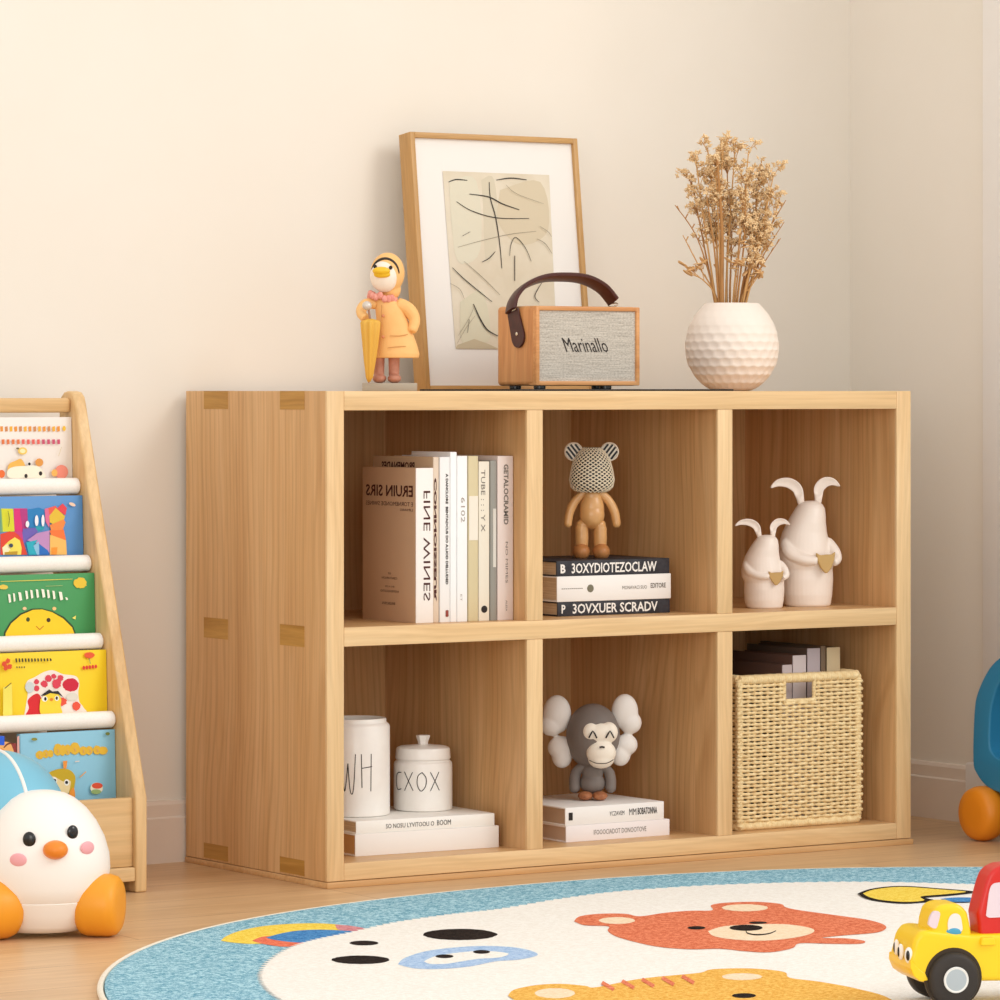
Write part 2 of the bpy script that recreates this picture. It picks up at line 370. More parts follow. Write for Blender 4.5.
# taller wine book stands just behind, right of the first
b = book('taller beige book with big dark spine letters, just behind FINE WINES', (xb+.0006, YB+.001, M), xd-xb-.0006, h2, .165, plain((206, 178, 146), .5), group=G1, spine=plain((222, 202, 180), .5))
lettering(b, [dict(s='CONNOISSEUR', height=.0046, org=(.0054, -.0004, h2-.03), right=(0, 0, -1), up=(-1, 0, 0), length=.178, bold=.05)], maroon, 'spine_title')
lettering(b, [dict(s='PROMENADES', height=.012, org=(-.0004, .05, h2-.02), right=(0, 1, 0), up=(0, 0, 1), length=.09, bold=.03)], maroon, 'cover_title')
specs = [ # px0, px1, top, colour, label, y
 (440, 450.2, 457, (240, 238, 236), 'white book with a long line of black spine letters and small red mark', YB),
 (450.4, 457, 452, (246, 246, 246), 'narrow plain white book, the tallest in the top left cell', YB),
 (457.2, 467.6, 456, (244, 245, 245), 'white book with faint grey digits between the tallest book and the tan one', YB),
 (468.4, 478.4, 456, (214, 200, 160), 'tan and cream book right of the white books', YB),
 (478.8, 489.6, 461.5, (234, 226, 208), 'shorter cream book with a round black emblem low on its spine', YB),
 (490.4, 496.8, 460.5, (150, 148, 140), 'thin grey book with pale spine panel beside the blush book', YB),
 (497.6, 513.4, 456, (226, 210, 202), 'blush book with slanting spine script, rightmost of the upright books', YB)]
bk = []
for px0, px1, ty, c_, lab, y_ in specs:
    x0, x1 = X(px0, y_), X(px1, y_); h = ZZ(px0, ty, y_)-M
    b = book(lab, (x0, y_, M), x1-x0-.0004, h, .105 if px0 == 450.4 else .15, plain(c_, .5), group=G1, hard=.0015); bk.append((b, x1-x0, h))
V = dict(right=(0, 0, -1), up=(1, 0, 0))
def vt(b, s, wd, x, z0, ln, m, bold=0, name='spine_title', mir=False):
    return dict(s=s, height=wd, org=(x+(wd if mir else 0), -.0004, z0), right=(0, 0, -1), up=(-1 if mir else 1, 0, 0), length=ln, bold=bold)
b, t, h = bk[0]; lettering(b, [vt(b, 'A DANCLORE  BENTADCUS DO A.LIOD DELLUDED', .0042, t*.55, h-.024, .16, ink, .04)], ink, 'spine_title')
bm = B(); box(bm, t*.55, t*.55+.0045, -.0006, 0, .008, .0175, .001); obj('spine_emblem', bm, plain((150, 70, 60), .6), b)
b, t, h = bk[2]; lettering(b, [vt(b, '6102', .007, t*.35, h-.06, .036, lt_ink), vt(b, 'ET', .003, t*.3, h-.2, .01, lt_ink)], lt_ink, 'spine_title')
b, t, h = bk[3]
bm = B(); box(bm, .001, t-.001, -.0006, 0, h-.122, h-.058, 0); obj('spine_panel', bm, plain((238, 230, 214), .6), b)
lettering(b, [vt(b, 'M YOUR CITY', .008, t*.25, h-.064, .054, gink)], gink, 'spine_title')
b, t, h = bk[4]; lettering(b, [vt(b, 'TUBE : : : Y X', .007, t*.2, h-.012, .09, gink)], gink, 'spine_title')
bm = B(); lathe_axis(bm, [(.0052, -.0002), (.0052, .0006)], (t*.5, 0, .017), (0, -1, 0), 20); obj('spine_emblem', bm, ink, b)
b, t, h = bk[5]; bm = B(); box(bm, t*.4, t*.85, -.0006, 0, h-.155, h-.07, 0); obj('spine_panel', bm, plain((214, 210, 200), .6), b)
b, t, h = bk[6]; lettering(b, [vt(b, 'GETALOCRAMID', .0082, t*.38, h-.012, .088, gink, .03), vt(b, 'NO MIMES', .004, t*.5, h-.125, .06, gink), vt(b, 'ALESA', .003, t*.5, h-.21, .016, gink)], gink, 'spine_title')

def flatbook(label, pl, pr, py_top_l, py_bot_l, z0, yf, rz, d, cov, group, spine=None, pages=None, py_ref=None):
    a = hy(pl, py_bot_l, yf); e = hy(pr, py_bot_l, yf)
    t = hy(pl, py_top_l, yf).z - hy(pl, py_bot_l, yf).z
    b = book(label, (a.x, yf, z0), t, e.x-a.x, d, cov, True, rz, group, spine, pages)
    b['_t'] = t; b['_l'] = e.x-a.x; return b, t, e.x-a.x
HR = dict(right=(1, 0, 0), up=(0, 0, 1))
def ht(s, x, z, hh, ln, bold=0): return dict(s=s, height=hh, org=(x, -.0004, z), right=(1, 0, 0), up=(0, 0, 1), length=ln, bold=bold)
blk = noisy('charcoal_cover', (44, 44, 50), (62, 62, 68), 60, .5)
G2 = 'books lying under the toy bear'
z = M
b, t, L = flatbook('charcoal book at the bottom of the stack under the lattice-faced bear', 557.5, 670, 603.5, 618, z, .070, 0, .165, blk, G2)
lettering(b, [ht('P', .007, t*.2, t*.6, .007, .03), ht('3OVXUER SCRADV', .027, t*.16, t*.68, .155, .02)], white_ink, 'spine_title'); z += t
b, t, L = flatbook('thick white book between two charcoal books under the bear', 557, 671, 577.5, 603, z, .069, 0, .165, wcov, G2)
lettering(b, [ht('MONAVACI SUO', .118, t*.42, t*.14, .045), ht('EDITORE', .17, t*.44, t*.2, .028, .02), ht('-----------', .008, t*.5, .001, .038)], gink, 'spine_title')
bm = B(); lathe_axis(bm, [(.0058, -.0002), (.0058, .0006), (.004, .0006)], (.06, 0, t*.5), (0, -1, 0), 20); obj('spine_emblem', bm, plain((120, 116, 96), .5), b)
z += t
b, t, L = flatbook('charcoal book topmost of the stack the lattice-faced bear stands on', 556.5, 669.5, 562, 577.5, z, .071, 0, .165, blk, G2)
lettering(b, [ht('B', .007, t*.2, t*.58, .009, .04), ht('3OXYDIOTEZOCLAW', .027, t*.17, t*.66, .155, .02)], white_ink, 'spine_title'); z += t; ZB = z

Bz = Z1
G3 = 'white books under the lettered jars'
rz3 = math.radians(-2.6)
b, t, L = flatbook('blank thick cream-white book, lower of the two under the jars', 355.2, 495, 834.4, 856.8, Bz, .0643, rz3, .17, plain((240, 234, 228), .5), G3, pages=plain((214, 168, 112), .7)); z = Bz+t
b, t, L = flatbook('thin white book with black spine title directly under the jars', 356, 490.8, 819.3, 832, z, .0655, rz3, .17, plain((246, 244, 238), .5), G3)
lettering(b, [ht('SO NOSU LYVITOOU O', .049, t*.3, t*.36, .080, .0), ht('BOOM', .134, t*.3, t*.42, .023, .0)], ink, 'spine_title'); ZJ = z+t
G4 = 'white books under the monkey'
b, t, L = flatbook('white book with centred black spine title, lower one under the monkey', 566, 670.3, 826.7, 843.2, Bz, .050, .008, .175, plain((240, 232, 230), .5), G4, pages=plain((206, 180, 158), .8))
lettering(b, [ht('IFOOOCIADOT DONOOTOVE', .050, t*.36, t*.3, .096, .0)], gink, 'spine_title'); z = Bz+t
b, t, L = flatbook('white book with bold black letters and small black square, directly under the monkey', 565.3, 664.6, 805, 823.3, z, .051, .008, .175, wcov, G4, pages=plain((196, 170, 146), .8))
lettering(b, [ht('MM', .116, t*.36, t*.36, .013, .0), ht('BOBATONNA', .1315, t*.36, t*.38, .036, .02), ht('YCZAVEM', .08, t*.4, t*.24, .027)], ink, 'spine_title')
bm = B(); box(bm, .006, .013, -.0006, 0, t*.3, t*.72); obj('spine_emblem', bm, ink, b); ZM = z+t

# ------------------------------------------------------------------ cream rabbits
def rabbit(label, px, pybase, z0, s, phi, wf=1.0, group='cream rabbit figurines'):
    base = hz(px, pybase, z0); r = thing('rabbit_figurine', label, 'figurine', (base.x, base.y, z0), math.radians(phi), group)
    k = s  # metres for one traced pixel
    lv = [(0, 785, 830), (2, 783.5, 831.5), (12, 781, 833), (28, 780.5, 834), (38, 781, 833.5), (42, 779.5, 834), (46, 777.5, 833.5), (56, 777, 832), (66, 778.5, 829.5), (76, 781.5, 827.5), (86, 786.5, 826.5), (94, 791, 826.3), (100, 794.8, 825.5), (104, 797.6, 823.5), (107, 801.5, 820), (108.2, 807, 815)]
    rings = []
    for zz, a, c_ in [(-.0, 786, 829)]+lv:
        cx = ((a+c_)/2-807)*k*wf; rx = (c_-a)/2*k*wf; ry = rx*.92
        if zz > 85: ry = rx*1.0
        rings.append([(cx+rx*math.cos(2*PI*i/36), ry*math.sin(2*PI*i/36), zz*k) for i in range(36)])
    bm = B(); loft(bm, rings)
    def P(x, z_, y): return ((x-807)*k*wf, y*k, z_*k)
    # arms, part of the moulded body
    tube(bm, spline([P(784, 66, -6), P(786, 56, -17), P(798, 49, -25), P(812, 47.5, -29)], 4), [6.5*k, 7*k, 7.4*k, 7.4*k, 7.2*k, 7*k, 6.5*k, 6.2*k, 6*k, 5.6*k, 5.2*k, 4.6*k, 3.6*k], 12)
    tube(bm, spline([P(827, 67, -3), P(833, 57, -11), P(834.5, 49, -17), P(829.5, 45, -24)], 4), [5*k, 5.6*k, 6*k, 6*k, 6*k, 6*k, 5.8*k, 5.6*k, 5.4*k, 5*k, 4.6*k, 4.2*k, 3.6*k], 12)
    o = remesh(obj('body', bm, ceramic, r), k*.9, 5)
    for sd, pts in ((0, [(802, 100, 0), (799.5, 112, 0), (796.5, 121, 1), (788, 126.5, 1), (777, 126.5, 0), (768.5, 121.5, -1)]), (1, [(818, 100, 0), (819, 113, 0), (820, 121, 1), (826, 127, 1), (834, 127.5, 0), (841, 123, -1)])):
        bm = B(); q = spline([P(*p) for p in pts], 5); n_ = len(q)
        ws = [(2.7+2.9*math.sin(PI*(i/(n_-1))**1.05))*math.sqrt(max(.02, 1-(i/(n_-1))**5))*k for i in range(n_)]
        rings = []
        for i, p in enumerate(q):
            t = (q[min(i+1, n_-1)]-q[max(i-1, 0)]).normalized(); side = Vector((0, 1, 0)).cross(t).normalized(); outn = Vector((0, -1, 0))
            sec = []
            for a in range(14):
                an = 2*PI*a/14; ca, sa = math.cos(an), math.sin(an)
                dep = sa*2.4*k
                if sa < 0: dep = sa*2.4*k + (1-abs(ca))**.7*3.9*k*min(1, ws[i]/(4.5*k))*(1 if 5 < i < n_-2 else 0)
                sec.append(p + side*ca*ws[i] + Vector((0, 1, 0))*dep)
            rings.append(sec)
        loft(bm, rings); obj('ear', bm, ceramic, r, ang=0)
    bm = B(); hp = [(-10, 10), (-6, 7.2), (0, 8), (6, 8), (10, 11), (9, 3), (5.5, -6), (1.5, -11), (-1.5, -11), (-6, -5), (-9.5, 3)]
    prism(bm, [(u, v_) for u, v_ in hp], -2.0, 2.4, lambda u, v_, a: P(820.5+u, 46+v_, -30-a+abs(u)*.25))
    bmesh.ops.recalc_face_normals(bm, faces=bm.faces)
    bevmod(obj('heart', bm, plain((196, 160, 100), .5, 'gold_ceramic'), r), 1.3*k, 3)
    return r
rabbit('smaller cream rabbit figurine with gold heart, left one in the top right cell', 764, 608, M, .00104, -32, 1.12)
rabbit('larger cream rabbit figurine with gold heart and wide drooping ears, the right one', 807, 606, M, .00151, -26, 1.0)

# ------------------------------------------------------------------ toy bear with lattice head
bw = noisy('varnished_wood', (206, 154, 96), (222, 172, 112), 30, .3, spec=.6)
y_b = .135
bp = Vector((X(591, y_b), y_b, ZB)); k = (X(601, y_b)-X(591, y_b))*.833/10*1.0
k = 1/ (F/((bp-CAM).dot(FW)))
bear = thing('toy_bear', 'wooden toy bear with a lattice-covered head on the charcoal books', 'figurine', bp, math.radians(-30))
def Q(px, py, y=0): return ((px-591)*k, y*k, (557-py)*k)
bm = B(); ell(bm, Q(592, 509), (12.4*k, 10.5*k, 19.5*k)); ell(bm, Q(592, 514, -1), (12.6*k, 11*k, 13.5*k)); ell(bm, Q(592, 495), (9.5*k, 8*k, 9*k))
remesh(obj('torso', bm, bw, bear), .0012, 4)
for sgn in (-1, 1):
    bm = B(); c0 = 592
    tube(bm, spline([Q(c0+sgn*9, 492), Q(c0+sgn*17, 500), Q(c0+sgn*22.5, 511, -1), Q(c0+sgn*24.5, 522, -2)], 5), [4.3*k+.3*k*math.sin(i/15*PI) for i in range(16)], 14)
    ell(bm, Q(c0+sgn*24.4, 522, -2), (4.3*k, 4.3*k, 4.8*k)); ell(bm, Q(c0+sgn*9, 492), (4.5*k,)*3); remesh(obj('arm', bm, bw, bear), .0011, 3)
    bm = B(); lathe(bm, [(6.2*k, 9*k), (6.8*k, 20*k), (6.6*k, 30*k), (4.6*k, 36*k)], sgn*9.3*k, 0, 24); ell(bm, Q(591+sgn*8.6, 524, 0), (6.4*k, 6.4*k, 6*k))
    remesh(obj('leg', bm, bw, bear), .0011, 3)
    bm = B(); ell(bm, Q(591+sgn*10, 550.5, -3), (8.8*k, 11.5*k, 8.5*k)); bmesh.ops.bisect_plane(bm, geom=bm.verts[:]+bm.edges[:]+bm.faces[:], plane_co=(0, 0, 0), plane_no=(0, 0, -1), clear_outer=True)
    bmesh.ops.holes_fill(bm, edges=bm.edges[:]); obj('foot', bm, noisy('foot_wood', (176, 116, 66), (190, 130, 78), 40, .35), bear)
# head: rounded trapezoid
def head_r(t):   # t 0..1 bottom to top, half width in px
    pts = [(0, 12), (.04, 17), (.12, 20.6), (.28, 22), (.5, 20.4), (.7, 18), (.85, 15), (.94, 11.5), (1, 7)]
    for (a, ra), (b_, rb) in zip(pts, pts[1:]):
        if a <= t <= b_: return ra+(rb-ra)*(t-a)/(b_-a)
def head_pt(t, a, gr=0):
    rx = (head_r(t)+gr); return Vector(((.8+rx*math.cos(a))*k, rx*.8*math.sin(a)*k, (557-491+44.5*t)*k))
bm = B(); loft(bm, [[head_pt(i/24, 2*PI*j/36) for j in range(36)] for i in range(25)]); obj('head', bm, plain((36, 28, 22), .35, 'dark_resin'), bear, ang=0)
bm = B(); NR, NC = 24, 22
g = [[bm.verts.new(head_pt(min(1, max(0, i/NR)), 2*PI*(j+(.5 if i % 2 else 0))/NC, .5)) for j in range(NC)] for i in range(NR+1)]
for i in range(NR-1):
    for j in range(NC):
        o1 = g[i+1][j] if i % 2 == 0 else g[i+1][(j+1) % NC]; o0 = g[i+1][(j-1) % NC] if i % 2 == 0 else g[i+1][j]
        bm.faces.new((g[i][j], o1, g[i+2][j], o0))
o = obj('head_lattice', bm, plain((244, 232, 206), .3, 'cream_lattice', .6), bear, ang=0)
wf = o.modifiers.new('wire', 'WIREFRAME'); wf.thickness = 1.25*k; wf.use_replace = True
for sgn in (-1, 1):
    cx, cz = 591.5+sgn*18, 450.5
    bm = B(); lathe_axis(bm, [(8.2*k, -3*k), (9.4*k, -1.5*k), (9.4*k, 1.8*k), (8.2*k, 2.6*k), (7.6*k, 1.6*k)], Q(cx, cz, 0), (0, -1, 0), 28, 0); e = obj('ear', bm, plain((206, 176, 132), .3), bear)
    bm = B()
    for q_ in range(4):
        u = (-5.7+q_*3.8)*k; hh = math.sqrt(max(0, (7.6*k)**2-u**2)); c0 = Q(cx, cz, -2.2)
        M4 = Matrix.Translation(c0) @ Matrix.Rotation(math.radians(-38*sgn*-1), 4, 'Y')
        vv = [M4 @ Vector((u+s1*1.0*k, s2*.3*k, s3*hh)) for s1 in (-1, 1) for s2 in (-1, 1) for s3 in (-1, 1)]
        bmesh.ops.convex_hull(bm, input=[bm.verts.new(p) for p in vv])
    obj('ear_stripe', bm, plain((24, 20, 18), .4), e, smooth=False); e.data.materials[0] = plain((236, 226, 208), .3, 'cream_ear', .6)

# ------------------------------------------------------------------ jars
def wrap_text(bm, s, ht_, length, r, z0, a0, hand=True):
    """thin handwritten strokes wrapped on a cylinder of radius r; a0 = angle of the first stroke"""
    pass
STROKE = {'W': [[(0, 1), (.2, 0), (.45, .75)], [(.45, .75), (.62, .02), (.85, .05), (1, 1)]], 'H': [[(0, 1), (.05, .1)], [(.75, 1), (.72, 0)], [(0, .62), (.8, .66)]],
          'X': [[(0, 1), (.95, .02)], [(.9, 1), (0, 0)]], 'O': [[(.55, 1), (.12, .8), (.05, .35), (.4, 0), (.85, .25), (.9, .7), (.5, 1)]], 'C': [[(.9, .95), (.3, .9), (.05, .5), (.3, .05), (.9, .08)]]}
def jar_text(parent, s, r, z0, hgt, cw, gap, ac):
    bm = B(); total = len(s)*cw+(len(s)-1)*gap
    for i, ch in enumerate(s):
        for st in STROKE[ch]:
            q = spline([(u, v_, 0) for u, v_ in st], 6) if len(st) > 2 else [Vector((st[0][0]+(st[1][0]-st[0][0])*j/5, st[0][1]+(st[1][1]-st[0][1])*j/5, 0)) for j in range(6)]
            pts = []
            for p in q:
                x = -total/2+i*(cw+gap)+p.x*cw; a = ac + x/r; pts.append(((r+.0001)*math.sin(a), -(r+.0001)*math.cos(a), z0+p.y*hgt))
            tube(bm, pts, .00065, 6)
    obj('lettering', bm, ink, parent)
jm = noisy('glazed_white', (240, 235, 229), (246, 242, 236), 20, .3, spec=.5)
r_ = .0500
j = thing('ceramic_canister', 'tall open white canister lettered WH behind the bookcase side panel', 'canister', (X(355.5, .150), .150, ZJ), math.radians(-33.6))
hc = .141
bm = B(); lathe(bm, [(.046, 0), (.049, .0015), (r_, .004), (r_, hc-.012), (.0486, hc-.009), (.0450, hc-.006), (.0446, hc-.001), (.0438, hc), (.0425, hc-.001), (.0425, .004)], seg=56); obj('body', bm, jm, j)
jar_text(j, 'WH', r_, .038, .054, .020, .0085, .12)
yj = .158; rj = .0432
j = thing('lidded_jar', 'short white lidded jar lettered CXOX right of the tall canister', 'jar', (X(423, yj), yj, ZJ), math.radians(-33.6))
bm = B(); lathe(bm, [(.040, 0), (.0425, .0015), (rj, .004), (rj, .066), (.0425, .070), (.039, .0735), (.039, .075)], seg=56); obj('body', bm, jm, j)
bm = B(); lathe(bm, [(.0385, .0752), (.0405, .0755), (.0405, .078), (.0398, .089), (.0385, .0915), (.034, .0935), (.015, .0955), (.009, .096)], seg=56); lid = obj('lid', bm, jm, j)
bm = B(); lathe(bm, [(.007, .0955), (.0075, .100), (.0098, .106), (.0105, .108), (.0098, .1095), (.004, .110)], seg=6); obj('knob', bm, jm, lid, ang=25)
jar_text(j, 'CXOX', rj, .031, .0275, .0150, .0050, -.25)

# ------------------------------------------------------------------ monkey figurine
ym = .128; mp_ = Vector((X(592.5, ym), ym, ZM)); k = 1/(F/((mp_-CAM).dot(FW)))
grey = noisy('grey_vinyl', (118, 108, 102), (128, 118, 112), 12, .55); pale = plain((232, 226, 220), .5, 'pale_vinyl'); facem = plain((244, 234, 218), .5, 'cream_vinyl')
mk = thing('monkey_figurine', 'grey toy monkey with cream face and large pale ears on the white books', 'figurine', mp_, math.radians(-33))
def Q(px, py, y=0): return ((px-592)*k, y*k, (800-py)*k)
bm = B(); ell(bm, Q(592.5, 735), (27*k, 24*k, 31.5*k), u=32, v=24); ell(bm, Q(592, 747, 1), (24*k, 21*k, 21*k)); remesh(obj('head', bm, grey, mk), .0015, 5)
bm = B(); ell(bm, Q(592, 772), (11*k, 9.5*k, 13*k)); ell(bm, Q(592, 783), (13.2*k, 11*k, 10.5*k)); remesh(obj('torso', bm, grey, mk), .0012, 4)
for sgn in (-1, 1):
    bm = B(); tube(bm, spline([Q(592+sgn*8, 765), Q(592+sgn*15.5, 771), Q(592+sgn*18, 779, -2), Q(592+sgn*18, 787, -3)], 4), [5*k]*5+[5.6*k]*8, 12); ell(bm, Q(592+sgn*18, 787, -3), (5.6*k, 5.6*k, 5.8*k))
    remesh(obj('arm', bm, grey, mk), .0011, 3)
    bm = B(); ell(bm, Q(592+sgn*7.3, 795.3, -5), (7.6*k, 11*k, 4.7*k)); obj('foot', bm, noisy('brown_vinyl', (150, 92, 60), (186, 124, 84), 120, .5), mk)
    bm = B()
    if sgn < 0: L_ = [((556.5, 714.5), (14.5, 9, 19.5)), ((551, 725), (12, 9, 11.5)), ((560.5, 748), (13.5, 9, 12)), ((561.5, 756), (10.5, 9, 12.5))]
    else: L_ = [((624.5, 712), (13.5, 9, 18)), ((630, 723), (11.5, 9, 11.5)), ((625.5, 745), (12, 9, 11)), ((620, 754), (10.5, 9, 12.5))]
    for c_, rr in L_: ell(bm, Q(*c_, 3), tuple(v_*k for v_ in rr))
    remesh(obj('ear', bm, pale, mk), .0014, 14)
bm = B(); ell(bm, Q(590.5, 731, -19), (9.8*k, 6*k, 10.5*k)); ell(bm, Q(607.5, 731, -18), (9.4*k, 6*k, 10.5*k)); ell(bm, Q(599, 732, -19.5), (14*k, 6*k, 10.5*k)); ell(bm, Q(600, 751, -19), (15*k, 9.5*k, 12.5*k)); ell(bm, Q(600, 758, -18), (13*k, 10*k, 9*k))
fc = remesh(obj('face', bm, facem, mk), .0012, 9)
bm = B()
for cx in (591.5, 608.5):
    tube(bm, [Q(cx-4, 736, -25.3), Q(cx-1.5, 731, -26), Q(cx, 729, -26), Q(cx+1.5, 731, -26), Q(cx+4, 736, -25.3)], .75*k, 6)
tube(bm, [Q(598, 745, -28.9), Q(600.5, 744.4, -29), Q(603, 745, -28.7)], .9*k, 6)
tube(bm, spline([Q(588, 758, -25.5), Q(594, 760.5, -28.3), Q(600, 761, -29), Q(606, 760.5, -28.3), Q(612, 757.5, -25)], 4), .4*k, 6)
obj('face_lines', bm, ink, fc)

# ------------------------------------------------------------------ woven basket and its books
straw = noisy('woven_straw', (226, 196, 142), (246, 224, 176), 120, .75, .3, .0008)
bx0, bx1, by0, by1, bz0, bz1 = .745, .9856, .0326, .335, Z1, .2694
bsk = thing('woven_basket', 'square straw basket with a cut-out handle in the bottom right cell', 'basket', ((bx0+bx1)/2, (by0+by1)/2, Z1))
BW, BD, BH = bx1-bx0, by1-by0, bz1-bz0
def weave(name, L, fn, hole=None):
    bm = B(); rows = 36; stakes = 19; z0, z1 = .012, BH-.014
    step = (L-.02)/(stakes-1)
    for i in range(rows):
        z_ = z0+(z1-z0)*(i+.5)/rows
        segs = [(0, L)]
        if hole and hole[2] < z_ < hole[3]: segs = [(0, hole[0]), (hole[1], L)]
        for a, b_ in segs:
            n_ = max(4, int((b_-a)/step*5)); rng = random.Random(i)
            pts = []
            for q_ in range(n_+1):
                u = a+(b_-a)*q_/n_; ph = PI*(u-.01)/step + (PI if i % 2 else 0)
                pts.append(fn(u, .0021*math.sin(ph), z_+.0004*math.sin(ph*.37+i*2)+rng.uniform(-.0002, .0002)))
            rings = []
            tube(bm, pts, [.0027*(1+.16*math.cos(2*PI*(q_/n_*(b_-a)+a-.01)/step)) for q_ in range(n_+1)], 6)
    for j_ in range(stakes):
        u = .01+step*j_
        if hole and hole[0] < u < hole[1]: tube(bm, [fn(u, 0, z0-.004), fn(u, 0, hole[2])], .0014, 5)
        else: tube(bm, [fn(u, 0, z0-.004), fn(u, 0, z1+.004)], .0014, 5)
    return obj(name, bm, straw, bsk, ang=0)
hx0 = .8362-bx0; hx1 = .8939-bx0; hz0 = .227-Z1-.001; hz1 = .2568-Z1
weave('woven_side', BW, lambda u, d, z_: (u-BW/2, -BD/2+.004+d, z_), (hx0, hx1, hz0, hz1+.02))
weave('woven_side', BW, lambda u, d, z_: (u-BW/2, BD/2-.004-d, z_))
weave('woven_side', BD, lambda u, d, z_: (-BW/2+.004-d, u-BD/2, z_)); weave('woven_side', BD, lambda u, d, z_: (BW/2-.004+d, u-BD/2, z_))
def wrapped(bm, p, q, r, pitch=.0042):
    p, q = Vector(p), Vector(q); n_ = int((q-p).length/pitch*4); rng = random.Random(3)
    tube(bm, [p+(q-p)*i/n_ for i in range(n_+1)], [r*(1+.10*math.sin(i*PI/2)+rng.uniform(-.04, .04)) for i in range(n_+1)], 10)
for z_, rr, nm in ((BH-.0072, .0072, 'top_rim'), (.0066, .0066, 'bottom_rim')):
    bm = B(); e = rr; X0, Y0 = BW/2-e, BD/2-e
    for a, b_ in (((-X0, -Y0), (X0, -Y0)), ((X0, -Y0), (X0, Y0)), ((X0, Y0), (-X0, Y0)), ((-X0, Y0), (-X0, -Y0))): wrapped(bm, (*a, z_), (*b_, z_), rr)
    obj(nm, bm, straw, bsk, ang=0)
for sx in (-1, 1):
    for sy in (-1, 1):
        bm = B(); wrapped(bm, (sx*(BW/2-.006), sy*(BD/2-.006), .006), (sx*(BW/2-.006), sy*(BD/2-.006), BH-.006), .0058); obj('corner_post', bm, straw, bsk, ang=0)
bm = B(); zt = hz0+.001
wrapped(bm, (hx0-BW/2-.002, -BD/2+.005, zt), (hx1-BW/2+.002, -BD/2+.005, zt), .0036); 
for xx in (hx0, hx1): wrapped(bm, (xx-BW/2, -BD/2+.005, zt), (xx-BW/2, -BD/2+.005, BH-.01), .0034)
obj('handle_rim', bm, straw, bsk, ang=0)
bm = B(); box(bm, -BW/2+.008, BW/2-.008, -BD/2+.008, BD/2-.008, .002, .006); obj('basket_base', bm, straw, bsk)
G5 = 'books standing in the basket'
zb = Z1+.0065
for px0, px1, ty, y_, c_, sp, lab in ((782.5, 792.5, 665, .060, (112, 84, 74), (206, 192, 192), 'lowest brown book at the left of the basket'),
        (793, 806.5, 655.5, .065, (112, 84, 74), (216, 204, 204), 'brown book with pale spine second from the left in the basket'),
        (807.5, 820.5, 648.5, .075, (96, 80, 70), (188, 176, 180), 'mauve-spined tall brown book in the middle of the basket'),
        (821, 826, 646, .085, (92, 76, 60), (120, 100, 78), 'thin dark brown book squeezed beside the tan one in the basket'),
        (827, 840.5, 647.5, .078, (110, 90, 66), (208, 188, 150), 'tan-spined book at the right of the basket')):
    y_ = .07; x0, x1 = X(px0, y_), X(px1, y_); h = ZZ(px0, ty, y_)-zb
    book(lab, (x0, y_, zb), x1-x0-.0005, h, .155, plain(c_, .6), group=G5, spine=plain(sp, .6), ry=0)

# ------------------------------------------------------------------ things on top of the bookcase
ZT = Z5
mat_x0, mat_x1, mat_y0, mat_y1 = .345, .735, .03, .30
bm = B(); box(bm, mat_x0, mat_x1, mat_y0, mat_y1, ZT, ZT+.0028, .0008); tag(obj('desk_mat', bm, plain((26, 20, 18), .5, 'black_felt')), 'thin black mat lying on top of the bookcase under the radio', 'mat')
# picture frame leaning on the wall
LEAN = -math.radians(6.6); FWd, FH, FD = .3115, .400, .033
fx = hy(425.8, 388, .335).x
fr = thing('framed_drawing', 'wood-framed abstract line drawing leaning against the wall', 'picture frame', (fx, .334, ZT), 0, rx=LEAN)
bm = B(); mw = .0085
box(bm, 0, mw, 0, FD, 0, FH, .0008, 0); box(bm, FWd-mw, FWd, 0, FD, 0, FH, .0008, 0); box(bm, mw, FWd-mw, 0, FD, 0, mw, .0008, 1); box(bm, mw, FWd-mw, 0, FD, FH-mw, FH, .0008, 1)
obj('moulding', bm, [ash_z, ash_x], fr)
bm = B(); box(bm, mw-.001, FWd-mw+.001, .006, .012, mw-.001, FH-mw+.001); obj('mat_board', bm, plain((240, 236, 230), .7, 'mount_card'), fr)
fM = root_matrix(fr); fn = (fM.to_3x3() @ Vector((0, -1, 0))); fp = fM @ Vector((0, .0055, 0))
a = Art('drawing', fr, fp, fn)
paper = noisy('drawing_paper', (216, 204, 180), (228, 218, 198), 9, .8)
a.poly([(442.5, 171), (549, 175), (557, 350), (455.5, 349)], paper)
sh = (196, 182, 152); a.poly([(481, 180), (494, 180), (498, 240), (486, 262), (483, 210)], (212, 202, 178), True); a.poly([(500, 190), (540, 182), (548, 230), (520, 245), (498, 222)], (212, 198, 170), True)
a.poly([(449, 181), (476, 181), (480, 250), (458, 262), (451, 220)], (220, 214, 192), True); a.poly([(460, 302), (482, 292), (490, 338), (472, 342), (461, 340)], (214, 208, 182), True)
a.poly([(455.7, 348.5), (457, 345), (474, 339), (488, 344), (498, 348.8)], sh)
def cp(*q): return [(390+x/3.571, 120+y/3.571) for x, y in q]
